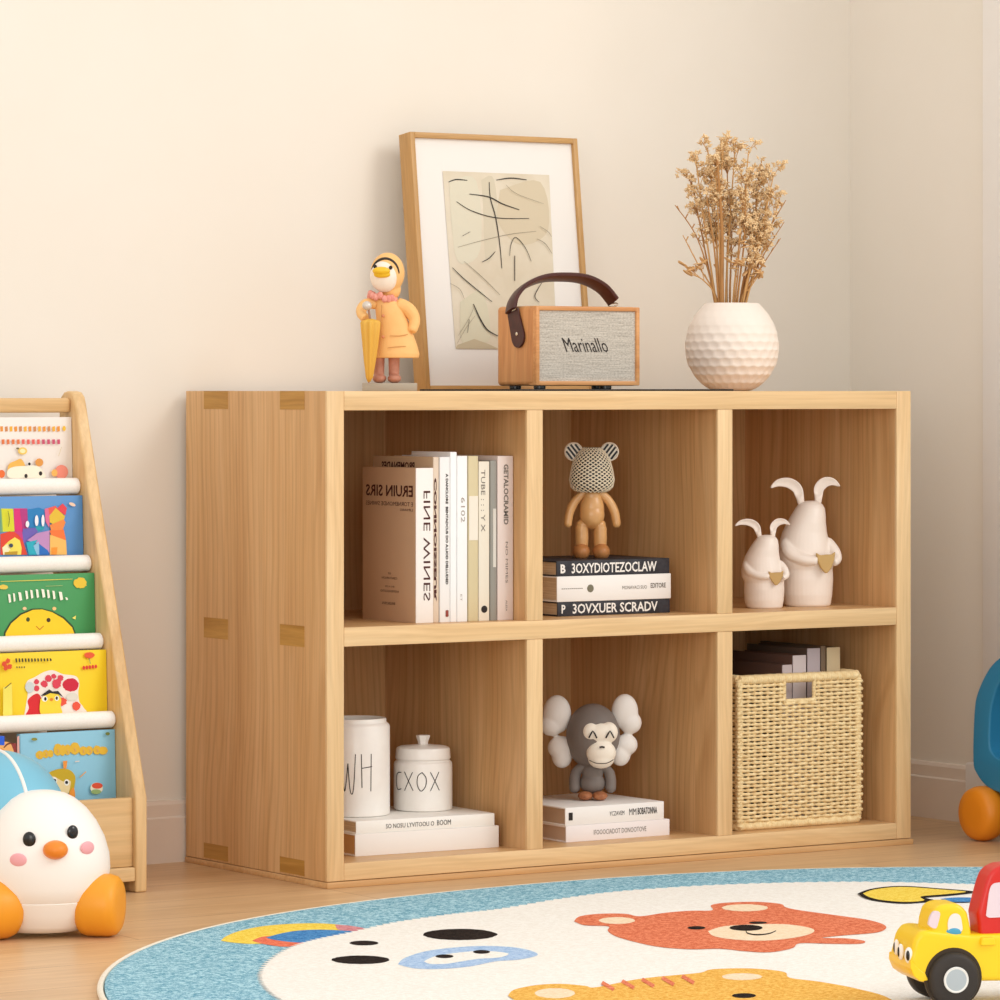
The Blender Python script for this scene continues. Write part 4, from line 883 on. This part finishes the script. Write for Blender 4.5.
# tier 4
r, p0, nn = kbook('yellow picture book with a hooded chick and red hearts, fourth tier', tier(3), .1055, BX1-.215, BX1, plain((246, 212, 38), .5))
a = Art('cover_art', r, p0, nn)
def c6(*q): return [(x/9.09, 640+y/9.09) for x, y in q]
a.poly(c6((220, 680), (240, 560), (250, 480), (225, 430), (250, 370), (310, 340), (400, 290), (480, 275), (570, 310), (690, 330), (720, 400), (710, 470), (720, 560), (755, 610), (750, 680)), (244, 232, 222), True)
a.poly(c6((230, 680), (260, 620), (250, 550), (300, 500), (350, 490), (380, 560), (370, 680)), (216, 36, 44), True); a.el(640/9.09, 640+408/9.09, 8, 6.6, (206, 34, 60), jag=.05)
for x, y, rr in ((330, 380, 2.6), (400, 400, 3.4), (330, 438, 2.8), (435, 350, 3.4), (485, 330, 2.4), (545, 345, 3), (510, 395, 4.6), (565, 560, 4), (690, 600, 4.2)): a.el(x/9.09, 640+y/9.09, rr, rr, (220, 64, 84) if x < 560 else (232, 84, 60), jag=.15)
a.el(650/9.09, 640+515/9.09, 6, 4, (226, 220, 206)); a.el(265/9.09, 640+430/9.09, 4.4, 5.5, (206, 214, 214))
a.poly(c6((360, 540), (400, 500), (450, 470), (520, 490), (550, 540), (545, 600), (550, 680), (370, 680)), (246, 214, 60), True); a.el(400/9.09, 640+535/9.09, 2.8, 2.8, (248, 244, 232)); a.el(510/9.09, 640+530/9.09, 2.2, 2.6, (248, 244, 232))
a.poly(c6((365, 505), (440, 448), (470, 468), (520, 462), (570, 520), (520, 492), (450, 482), (400, 505)), (36, 32, 36)); a.el(405/9.09, 640+535/9.09, 1.2, 1.8, ink); a.el(508/9.09, 640+528/9.09, 1.1, 1.7, ink); a.el(460/9.09, 640+540/9.09, 1.7, 1.5, (230, 130, 40))
a.el(803/9.09, 640+138/9.09, 5.2, 3, (232, 92, 50), jag=.08); a.line(c6((802, 165), (812, 215)), .9, (60, 130, 90), False)
for i in range(5): a.el((752+i*27)/9.09, 640+(252-i*3)/9.09, 1.3, 1.9, (220, 60, 44))
for i in range(12): a.poly(c6((128+i*28, 168), (142+i*28, 166), (146+i*28, 200-i), (132+i*28, 203-i)), (70, 56, 30))
for i in range(4): a.poly(c6((132+i*22, 240), (144+i*22, 239), (145+i*22, 254), (133+i*22, 255)), (110, 90, 40))
for x, y in ((20, 215), (55, 190), (35, 250), (68, 240)): a.el(x/9.09, 640+y/9.09, 2.4, 2.6, (222, 80, 44), jag=.2)
a.poly(c6((10, 430), (90, 400), (95, 680), (10, 690)), (240, 224, 96)); a.line(c6((25, 440), (85, 388)), 1.2, (60, 50, 40), False)
a.done()
# bottom tier
q0 = Vector((0, .160, .036))
xl = hy(20.5, 760, .164).x
r, p0, nn = kbook('light blue picture book with yellow bubble title, bottom tier behind the front board', q0, .1885, xl, BX1, plain((140, 196, 220), .5))
a = Art('cover_art', r, p0, nn)
def c7(*q): return [(x/8.333, 725+y/8.333) for x, y in q]
ys_ = (228, 183, 52)
for i, (x, y, w_, h_) in enumerate(((330, 250, 34, 36), (380, 240, 30, 34), (420, 238, 24, 32), (480, 205, 36, 50), (520, 210, 26, 46), (560, 205, 30, 44), (620, 195, 42, 52), (690, 215, 34, 38), (740, 212, 30, 36), (805, 208, 34, 38), (855, 212, 38, 34))):
    a.el(x/8.333, 725+y/8.333, w_/8.333, h_/8.333, ys_, jag=.06)
for i, (x, y) in enumerate(((325, 255), (382, 240), (480, 215), (560, 225), (620, 205), (690, 218), (745, 215), (805, 212))): a.line(c7((x-8, y-16), (x+4, y+4), (x-4, y+16)), .5, (206, 160, 150))
a.poly(c7((365, 430), (420, 385), (510, 362), (580, 378), (620, 430), (615, 500), (600, 560), (560, 560), (400, 500)), (200, 168, 30), True)
a.poly(c7((395, 445), (440, 428), (520, 470), (575, 462), (580, 500), (550, 585), (470, 565), (430, 520)), (238, 214, 160), True); a.el(443/8.333, 725+462/8.333, 3, 3.4, (246, 244, 236)); a.el(548/8.333, 725+478/8.333, 2.6, 3.2, (246, 244, 236)); a.el(446/8.333, 725+462/8.333, 1.6, 1.7, ink); a.el(546/8.333, 725+478/8.333, 1.5, 1.6, ink)
a.poly(c7((515, 300), (552, 296), (545, 360), (520, 365)), (238, 150, 60)); a.poly(c7((570, 560), (600, 520), (615, 560), (610, 610), (560, 610)), (240, 150, 50), True)
a.el(795/8.333, 725+525/8.333, 6.3, 5.6, (232, 226, 200)); a.el(800/8.333, 725+505/8.333, 5.4, 3, (224, 80, 50)); a.el(790/8.333, 725+555/8.333, 5, 2.4, (150, 176, 110)); a.line(c7((655, 435), (705, 388)), 1.6, (226, 160, 90), False); a.line(c7((615, 305), (650, 300)), 1.4, (240, 214, 196), False)
a.el(275/8.333, 725+118/8.333, 3, 1.5, (140, 140, 60)); a.el(885/8.333, 725+72/8.333, 2.2, 1.6, (110, 120, 50))
a.done()
r, p0, nn = kbook('maroon picture book with a blue-hatted figure, left of the light blue one', q0+Vector((0, .001, 0)), .176, xl-.20, xl-.004, plain((140, 44, 40), .5))
a = Art('cover_art', r, p0, nn)
a.poly(c7((-40, 150), (60, 140), (100, 180), (105, 260), (-40, 300)), (240, 180, 110), True); a.poly(c7((-50, 90), (36, 92), (36, 168), (-50, 168)), (40, 96, 220)); a.line(c7((30, 190), (60, 160), (95, 150)), 1.6, (120, 60, 40)); a.el(10/8.333, 725+215/8.333, 3, 2.4, (240, 150, 60)); a.poly(c7((140, 100), (158, 88), (160, 300), (142, 300)), (226, 170, 160))
a.done()

# ------------------------------------------------------------------ chick toy
base = hz(40, 932, 0); kc = 1/(F/((Vector((base.x, base.y, 0))-CAM).dot(FW)))
ctx = hz(43, 934, 0); k = 1/(F/((Vector((ctx.x, ctx.y, 0))-CAM).dot(FW)))
ch = thing('chick_toy', 'white chick-faced ride-along toy with blue back and orange wheels', 'toy', (ctx.x, ctx.y, 0), math.radians(-20))
def Q(px, py, y=0): return ((px-43)*k, y*k, (936-py)*k)
rings = []
for py, r in ((928, 40), (930, 44), (924, 50), (912, 57), (900, 62), (899.3, 61.4), (898.3, 62.6), (885, 66.5), (870, 69), (855, 68), (838, 63), (822, 54.5), (810, 45), (800, 33), (795, 23), (792.5, 12), (791.8, 3)):
    rings.append([Q(42.5+.98*r*math.cos(2*PI*i/56), py, r*.95*math.sin(2*PI*i/56)) for i in range(56)])
bm = B(); loft(bm, rings[1:]); obj('body', bm, plain((248, 243, 236), .4, 'warm_white_plastic'), ch, ang=50)
bm = B(); ell(bm, Q(5, 830, 66), (71*k, 78*k, 73*k), u=48, v=32); ell(bm, Q(5, 866, 66), (66*k, 74*k, 60*k), u=48, v=32); bb_ = obj('back_shell', bm, blue_plastic, ch)
bm = B(); q = []
for i in range(40):
    a_ = math.radians(100*i/39); lon = math.radians(-38)
    q.append(Vector(Q(5, 830, 66))+Vector((71*k*math.sin(a_)*math.sin(math.radians(20)), -78*k*math.sin(a_)*math.cos(math.radians(20)), 73*k*math.cos(a_))))
tube(bm, q, 2.0*k, 8); obj('seam_stripe', bm, white_plastic, bb_)
bm = B(); ell(bm, Q(-8, 799, 4), (9*k, 5*k, 8*k)); obj('wing_patch', bm, plain((246, 206, 60), .4), bb_)
def surf(px, py, push=0):   # y of the white body under a point of the face
    zz = 936-py; prof_ = [(936-a_, r) for a_, r in ((924, 50), (912, 57), (899, 62), (885, 66.5), (870, 69), (855, 68), (838, 63), (822, 54.5), (810, 45), (800, 33))]
    r = 60
    for (z0_, r0), (z1_, r1) in zip(prof_, prof_[1:]):
        if z0_ <= zz <= z1_: r = r0+(r1-r0)*(zz-z0_)/(z1_-z0_)
    u = px-43; return -math.sqrt(max(0, r*r-u*u))*.95-push
ca, sa = math.cos(math.radians(13.6)), math.sin(math.radians(13.6))
def facept(px, py):   # image position -> local lateral position, allowing for the toy's turn
    u = px-36; zz = py; r = 67 if py > 845 else 62
    s_ = max(-1, min(1, u/r)); th = math.asin(s_)-math.radians(13.6); return 43+r*math.sin(th)
for px, py, rx_, rz_ in ((29.5, 838, 6.6, 7.6), (71.5, 832.5, 6.2, 7.2)):
    lx = facept(px, py); bm = B(); yy = surf(lx, py); ang_ = math.atan2(lx-43, -yy); ell(bm, Q(lx, py-3, yy+.3), (rx_*k, 3*k, rz_*k), 0, Matrix.Rotation(ang_, 3, 'Z')); obj('eye', bm, black_gloss, ch)
for px, py in ((19, 858), (85.5, 848.5)):
    lx = facept(px, py); bm = B(); yy = surf(lx, py); ang_ = math.atan2(lx-43, -yy); ell(bm, Q(lx, py-3, yy+.9), (9*k, 2.4*k, 6.6*k), 0, Matrix.Rotation(ang_, 3, 'Z')); obj('cheek', bm, plain((240, 172, 178), .5, 'pink_cheek'), ch)
lx = facept(55.5, 847); bm = B(); ell(bm, Q(lx, 845, surf(lx, 847)-3), (12.5*k, 13*k, 9.4*k)); obj('beak', bm, plain((238, 138, 40), .4, 'orange_beak'), ch)
def puck(r, w_): return [(r*.45, -w_/2), (r*.8, -w_/2+.0015), (r*.93, -w_/2+.006), (r, -w_/2+.015), (r*1.005, 0), (r, w_/2-.015), (r*.93, w_/2-.006), (r*.8, w_/2-.0015), (r*.45, w_/2)]
for sx, sy in ((-1, 0), (1, 0), (-1, 1), (1, 1)):
    bm = B(); R = .0402; lathe_axis(bm, puck(R, .056), (sx*.068, -.040+sy*.15, R), (1, -.42*sx if sy == 0 else 0, 0), 40); obj('wheel', bm, orange_plastic, ch)

# ------------------------------------------------------------------ blue toy by the right wall
toy = thing('push_toy', 'large blue wheeled toy with orange wheels by the right wall', 'toy', (1.235, -.05, 0))
def Lp(px, py): p = hx(px, py, 1.175); return (p.y+.05, p.z)
out = [(968, 1), ]
o_far = [Lp(*p) for p in ((1000, 656), (986, 669), (974.7, 692.5), (971.2, 713.5), (970, 760), (973.6, 774), (984, 787), (1000, 795))]
zt, zbm = .318, .055
outline = [(-.36, zbm-.004), (-.09, zbm-.004)]+list(reversed(o_far))+[(-.06+.0, .303), (-.12, zt), (-.30, zt), (-.36, .28)]
outline = [(-.36, .05), (-.10, .05)]+[Lp(*p) for p in ((1000, 795), (984, 787), (973.6, 774), (970, 760), (971.2, 713.5), (974.7, 692.5), (986, 669), (1000, 656))]+[(-.075, .306), (-.11, .316), (-.32, .316), (-.36, .28)]
outline = [(p.x, p.y) for p in spline([(a_, b_, 0) for a_, b_ in outline+[outline[0]]], 4)[:-1]]
bm = B(); prism(bm, outline, -.055, .055, lambda u, v_, a_: (a_, u, v_)); bmesh.ops.recalc_face_normals(bm, faces=bm.faces)
inner = [Lp(*p) for p in ((1000, 760), (992.5, 756.6), (987, 747), (987, 724), (990, 701), (1000, 681))]+[(-.10, .262), (-.28, .262), (-.31, .2), (-.28, .115)]
fr0 = [f for f in bm.faces if len(f.verts) == len(outline) and f.calc_center_median().x < 0][0]
inner = [(p.x, p.y) for p in spline([(a_, b_, 0) for a_, b_ in inner+[inner[0]]], 4)[:-1]]
bm2 = B(); prism(bm2, inner, -.1, -.022, lambda u, v_, a_: (a_, u, v_)); bmesh.ops.recalc_face_normals(bm2, faces=bm2.faces)
bo = obj('body', bm, teal_plastic, toy, ang=50); cutm = bpy.data.meshes.new('cut'); bm2.to_mesh(cutm); bm2.free(); cuto = bpy.data.objects.new('cut', cutm); C.objects.link(cuto); cuto.parent = toy
md = bo.modifiers.new('b', 'BOOLEAN'); md.object = cuto; md.operation = 'DIFFERENCE'; md.solver = 'EXACT'
bevmod(bo, .011, 5, 35)
dg = bpy.context.evaluated_depsgraph_get(); dg.update(); nm_ = bpy.data.meshes.new_from_object(bo.evaluated_get(dg)); bo.modifiers.clear(); bo.data = nm_
bpy.data.objects.remove(cuto)
for p in nm_.polygons: p.use_smooth = True
nm_.set_sharp_from_angle(angle=math.radians(50))
R = .0425
for yy in (-.02+.05-.005, -.26):
    for xx in (-.058, .045):
        bm = B(); lathe_axis(bm, puck(R, .036 if xx > 0 else .044), (xx, yy, R), (1, 0, 0), 40); obj('wheel', bm, orange2, toy)

# ------------------------------------------------------------------ rug
RC = (.236, -1.241); RR = 1.106; ZR = .009
bm = B(); lathe(bm, [(RR-.006, 0), (RR, .002), (RR, ZR-.002), (RR-.003, ZR-.0005), (RR-.012, ZR)], RC[0], RC[1], 180, cap=True)
rug = thing('round_rug', 'round blue-edged children\'s rug with animal faces on the wooden floor', 'rug', (RC[0], RC[1], 0))
_p = hz(480, 889.5, ZR); _th = math.atan2(_p.y-RC[1], _p.x-RC[0])
def rug_r(t_):   # the rug lies slightly pulled in at the back left
    d_ = (t_-_th+PI) % (2*PI)-PI; return 1-.030*math.exp(-(d_/.42)**2)
for v_ in bm.verts: v_.co -= Vector((RC[0], RC[1], 0)); f_ = rug_r(math.atan2(v_.co.y, v_.co.x)); v_.co.x *= f_; v_.co.y *= f_
obj('pile', bm, P_BLUE, rug, ang=60)
bm = B(); q = [((RR*rug_r(2*PI*i/180)+.005)*math.cos(2*PI*i/180), (RR*rug_r(2*PI*i/180)+.005)*math.sin(2*PI*i/180), .0040) for i in range(181)]; tube(bm, q, .0040, 8); obj('edge_binding', bm, noisy('cream_binding', (232, 220, 200), (244, 234, 216), 300, .9, .3), rug)
a = Art('animal_pattern', rug, (0, 0, ZR), (0, 0, 1), step=.00006, start=.0003)
# rainbow, then the big cream field, then faces
a.poly([(221, 941), (226, 936.5), (240, 931), (262, 926.5), (290, 924), (320, 923.5), (345, 925.5), (366, 929), (374, 931), (330, 940), (262, 944), (235, 943)], P_YEL, True)
a.poly([(335, 924.8), (352, 926.2), (372, 930.5), (350, 932), (338, 929.5)], P_PINK, True)
a.poly([(252, 941), (262, 937), (276, 936), (300, 935), (318, 938), (300, 945), (284, 947), (262, 944)], P_RED, True)
a.poly([(266, 938), (280, 934), (298, 931), (320, 930), (345, 931), (360, 933), (330, 942), (300, 943), (276, 940.5)], P_MBLUE, True)
field = [(259, 975), (266, 963), (285, 950), (310, 941), (350, 932.5), (395, 922.5), (450, 914.5), (500, 909), (560, 899), (620, 891.5), (700, 886), (780, 883), (860, 882), (940, 883.5), (1000, 886), (1060, 893)]
inner = []
for x, y in field: p = hz(x, y, ZR); inner.append((p.x, p.y))
# carry the field round the rest of the rug as an even border
c0 = Vector((RC[0], RC[1])); last = Vector(inner[-1])-c0; first = Vector(inner[0])-c0; a1 = math.atan2(last.y, last.x); a0 = math.atan2(first.y, first.x)
if a0 < 0: a0 += 2*PI
n_ = 60; pts3 = list(inner)
for i in range(1, n_):
    t = i/n_; ang_ = a1-(a1+2*PI-a0)*t; rr = last.length*(1-t)+first.length*t; rr = min(rr, .93); pts3.append((RC[0]+rr*math.cos(ang_), RC[1]+rr*math.sin(ang_)))
qq = spline([(x, y, 0) for x, y in pts3+[pts3[0]]], 14)[:-1]; rj_ = random.Random(5)
d = a.start+a.step*a.k; a.k += 1
vv = []
for i, p in enumerate(qq):
    jj = .004*(1 if i % 2 else -1); di = (Vector((p.x, p.y))-c0).normalized(); vv.append(a.bm.verts.new((p.x-RC[0]+di.x*jj, p.y-RC[1]+di.y*jj, ZR+d)))
f = a.bm.faces.new(vv); f.material_index = a.mi(P_CREAM)
J = dict(jag=.02, n_=60)
a.el(364, 943.5, 14.5, 2.4, P_BLACK, **J); a.el(360.5, 960.3, 29, 4.3, P_BLACK, **J); a.el(460, 935, 37, 5.6, P_BLACK, **J)
a.poly([(398, 965), (404, 959), (425, 952), (455, 948), (485, 946.5), (515, 948), (533, 952), (537, 956), (520, 960), (495, 962), (470, 967), (440, 969.5), (415, 969)], P_LBLUE, True)
a.poly([(424, 962), (435, 957), (460, 953), (485, 951.5), (508, 954), (500, 958), (478, 959.5), (462, 962), (445, 964.5), (430, 964.5)], P_CREAM, True)
a.el(444.5, 957, 9, 1.9, P_BLACK, **J); a.el(481.5, 952.6, 8.5, 1.9, P_BLACK, **J)
# orange bear
a.poly([(574, 922), (580, 917), (600, 914.5), (625, 914.5), (640, 917), (665, 913.5), (690, 911.5), (712, 911), (711, 906), (725, 903.5), (755, 902.5), (780, 904.5), (786, 908), (800, 911), (840, 916.5), (870, 921), (886, 927), (878, 933), (845, 936), (822, 938.5), (845, 939), (864, 941.5), (860, 944.5), (830, 944.5), (800, 944), (792, 949), (770, 953), (745, 952), (720, 949.5), (690, 950), (655, 947), (620, 938.5), (608, 932), (608, 927), (585, 926)], P_ORANGE, True)
a.el(617, 921.3, 18, 3.4, P_PEACH, **J); a.el(745, 908.6, 23, 3.5, P_PEACH, **J); a.poly([(708, 932), (725, 927), (760, 925), (790, 925.5), (812, 929.5), (812, 934), (795, 938.5), (765, 941.5), (735, 940.5), (714, 937)], P_PEACH, True)
a.el(696.5, 928.7, 9, 1.7, P_BLACK, **J); a.el(758, 923.6, 9, 1.2, P_BLACK, **J); a.el(746, 928.8, 16.5, 3, P_BLACK, **J); a.line([(746, 931), (747.5, 934.2), (757, 935.8), (769, 934.6), (776, 931.8)], 1.3, P_BLACK)
# golden tiger, running out of the frame
a.poly([(508, 997), (514, 991), (535, 986.5), (560, 985), (585, 987), (596, 988.5), (640, 980), (690, 975), (702, 973.5), (712, 970.5), (740, 969.5), (765, 970.5), (785, 973.5), (790, 979), (820, 983), (855, 989.5), (890, 1000), (905, 1020), (860, 1050), (760, 1075), (640, 1070), (560, 1040), (540, 1012), (518, 1003)], P_GOLD, True)
a.el(555, 994.5, 20, 5, P_PEACH, **J); a.el(742, 978, 20, 3.4, P_PEACH, **J); a.el(744, 997, 12, 2.4, P_BLACK, **J); a.el(610, 1006, 14, 3, P_BLACK, **J)
for x in (605, 625, 645, 665, 685): a.line([(x-3, 984-(x-605)*.08), (x+9, 991-(x-605)*.08)], 6, P_ORANGE)
# yellow duckbill shape
a.poly([(857.5, 895), (870, 890.5), (890, 887.8), (910, 887.6), (935, 889.5), (974, 893), (950, 896.5), (925, 898.8), (934, 902), (905, 904.5), (880, 902.5), (865, 899.3)], P_BLACK, True)
a.poly([(863, 895), (873, 891.3), (892, 888.8), (910, 888.6), (935, 890.5), (966, 893.2), (945, 895.8), (921, 898), (924, 902), (905, 903.5), (882, 901.6), (869, 898.5)], P_YEL, True)
a.poly([(940, 900.5), (955, 899), (978, 899.5), (985, 902), (965, 903.5), (948, 903)], P_MBLUE, True)
a.done()

# ------------------------------------------------------------------ toy truck
ZRT = ZR+.0016
nw = hz(955, 1006.5, ZRT); kt = 1/(F/((nw-CAM).dot(FW)))
tr = thing('toy_truck', 'yellow toy truck with smiling eyes and red cab standing on the rug', 'toy', (nw.x, nw.y, ZRT), math.radians(-20.5))
KX = kt/.975
def S(px, py): return ((px-955)*KX, (1006.5-py)*kt)
TW = .085
def sl2(name, pts, y0, y1, m, vox=.0016, it=6, par=tr, holes=(), bev=.008):
    bm = B(); P_ = [S(*p) for p in pts]; prism(bm, P_, y0, y1, lambda u, v_, a_: (u, a_, v_)); bmesh.ops.recalc_face_normals(bm, faces=bm.faces)
    o = obj(name, bm, m, par, ang=0); o.data.polygons.foreach_set('use_smooth', [False]*len(o.data.polygons))
    b_ = o.modifiers.new('bev', 'BEVEL'); b_.width = bev; b_.segments = 4; b_.limit_method = 'ANGLE'; b_.angle_limit = .5; return o
def NZ_(L, c, f): return [(c-(c-x)*f if x < c else x, y) for x, y in L]
tp = [(891.5, 962), (892.5, 957), (896, 952), (898, 946), (901, 940.5), (906, 936), (914, 931.5), (924, 929.5), (975, 936), (1060, 936), (1060, 985), (985, 983.5), (930, 984), (912, 981.5), (898, 975.5), (892.5, 969.5)]
o = sl2('body', NZ_(tp, 930, .5), .006, TW-.006, yellow_plastic, bev=.010); remesh(o, .0016, 8)
cp_ = [(925, 934), (927.5, 920), (932, 910), (938, 905.2), (948, 904), (958, 904.2), (964.5, 907), (969, 914), (971.5, 925), (974, 940), (974, 946), (925, 946)]
o = sl2('cab', [(x+3, y+1) for x, y in NZ_(cp_, 940, .72)], .010, TW-.026, yellow_plastic, bev=.008); remesh(o, .0014, 6)
glassy = plain((232, 226, 220), .25, 'pale_window', .5); pinkw = plain((226, 208, 216), .3, 'pale_pink_window')
def inset(name, pts, y, m, th=.002, par=tr):
    bm = B(); q = [(v_.x, v_.y) for v_ in spline([(a_, b_, 0) for a_, b_ in pts+[pts[0]]], 4)[:-1]]; P_ = [S(*p) for p in q]; prism(bm, P_, y-th, y+.003, lambda u, v_, a_: (u, a_, v_)); bmesh.ops.recalc_face_normals(bm, faces=bm.faces); return obj(name, bm, m, par)
inset('side_window', [(951, 932), (950.5, 924), (953, 917), (958, 914.5), (963, 917), (965, 925), (965, 932), (958, 934)], .0102, glassy, .0012)
inset('side_window', [(930.5, 925), (932, 918), (935.5, 912.5), (940, 911.7), (942.5, 914.5), (941, 922), (938.5, 928.5), (934, 928)], .0102, pinkw, .0012)
bm = B(); c_ = S(957, 933); ell(bm, (c_[0], .0115, c_[1]), (8.6*KX, .004, 5*kt)); obj('seat_cushion', bm, plain((72, 156, 190), .35, 'light_blue_plastic'), tr)
bm = B()
wa = S(953, 979.5)
R = .0302
for xx in (0, .125):
    for yy, sg in ((-.002, 1), (TW+.002, -1)):
        bm = B(); prw = [(R*.5, -.0005), (R*.8, -.001), (R*.93, .0012), (R, .005), (R, .017), (R*.94, .021), (R*.6, .0225)]
        lathe_axis(bm, prw, (xx, yy, R), (0, sg, 0), 40); wl = obj('wheel', bm, tyre, tr)
        bm = B(); lathe_axis(bm, [(R*.44, -.001), (R*.49, -.0022), (R*.46, -.0034), (R*.40, -.0028)], (xx, yy, R), (0, sg, 0), 36); obj('hubcap_ring', bm, plain((228, 228, 224), .3), wl)
        bm = B(); lathe_axis(bm, [(R*.405, -.0015), (R*.40, -.0029), (R*.2, -.0031)], (xx, yy, R), (0, sg, 0), 36); obj('hubcap', bm, plain((172, 182, 188), .35, 'grey_hubcap'), wl)
# wheel arch lip, eyes, bumper
bm = B(); lathe_axis(bm, [(R*1.10, 0), (R*1.12, .0008), (R*1.12, .004)], (0, .0050, R*1.04), (0, 1, 0), 40); obj('wheel_arch', bm, plain((52, 38, 20), .5), tr)
for px, py, yy, rot in ((908.5, 955.5, .0125, 40), (900.5, 954, .031, 80), (896.5, 952, .052, 92)):
    x_, z_ = S(px+278*yy-1.5, py); bm = B(); Rm = Matrix.Rotation(math.radians(-rot), 3, 'Z')
    ell(bm, (x_+.001, yy, z_), (.0052, .0032, .0092), 0, Rm); e = obj('eye', bm, plain((240, 236, 230), .3), tr)
    bm = B(); off = Rm @ Vector((0, -.0024, 0)); ell(bm, (x_+.001+off.x, yy+off.y, z_), (.0024, .0015, .0058), 0, Rm); obj('pupil', bm, black_gloss, e)
o = sl2('bumper', NZ_([(891, 967), (891.5, 960), (895, 959), (899, 963), (910, 969), (922, 973), (928, 980), (912, 981), (899, 976)], 930, .5), .004, TW-.004, yellow_plastic, bev=.003)
rp = [(976, 938.5), (975, 926), (973.5, 914), (977, 900), (981.5, 884), (984.5, 876), (989, 870), (997, 866.5), (1010, 865.5), (1080, 866), (1086, 872), (1090, 938.5)]
o = sl2('red_cabin', [(x+9 if x < 1000 else x, y+2) for x, y in rp], .012, .05, red_plastic, bev=.007); remesh(o, .0016, 5)
inset('cabin_window', [(990.5, 918), (992, 906), (994, 893), (997, 887), (1004, 885), (1030, 884), (1034, 890), (1034, 914), (1028, 920), (1004, 920), (994, 920)], .0122, pinkw, .0012)
o = sl2('side_step', [(982, 947), (983, 939), (996, 939), (998, 947)], .001, .02, yellow_plastic, bev=.002)
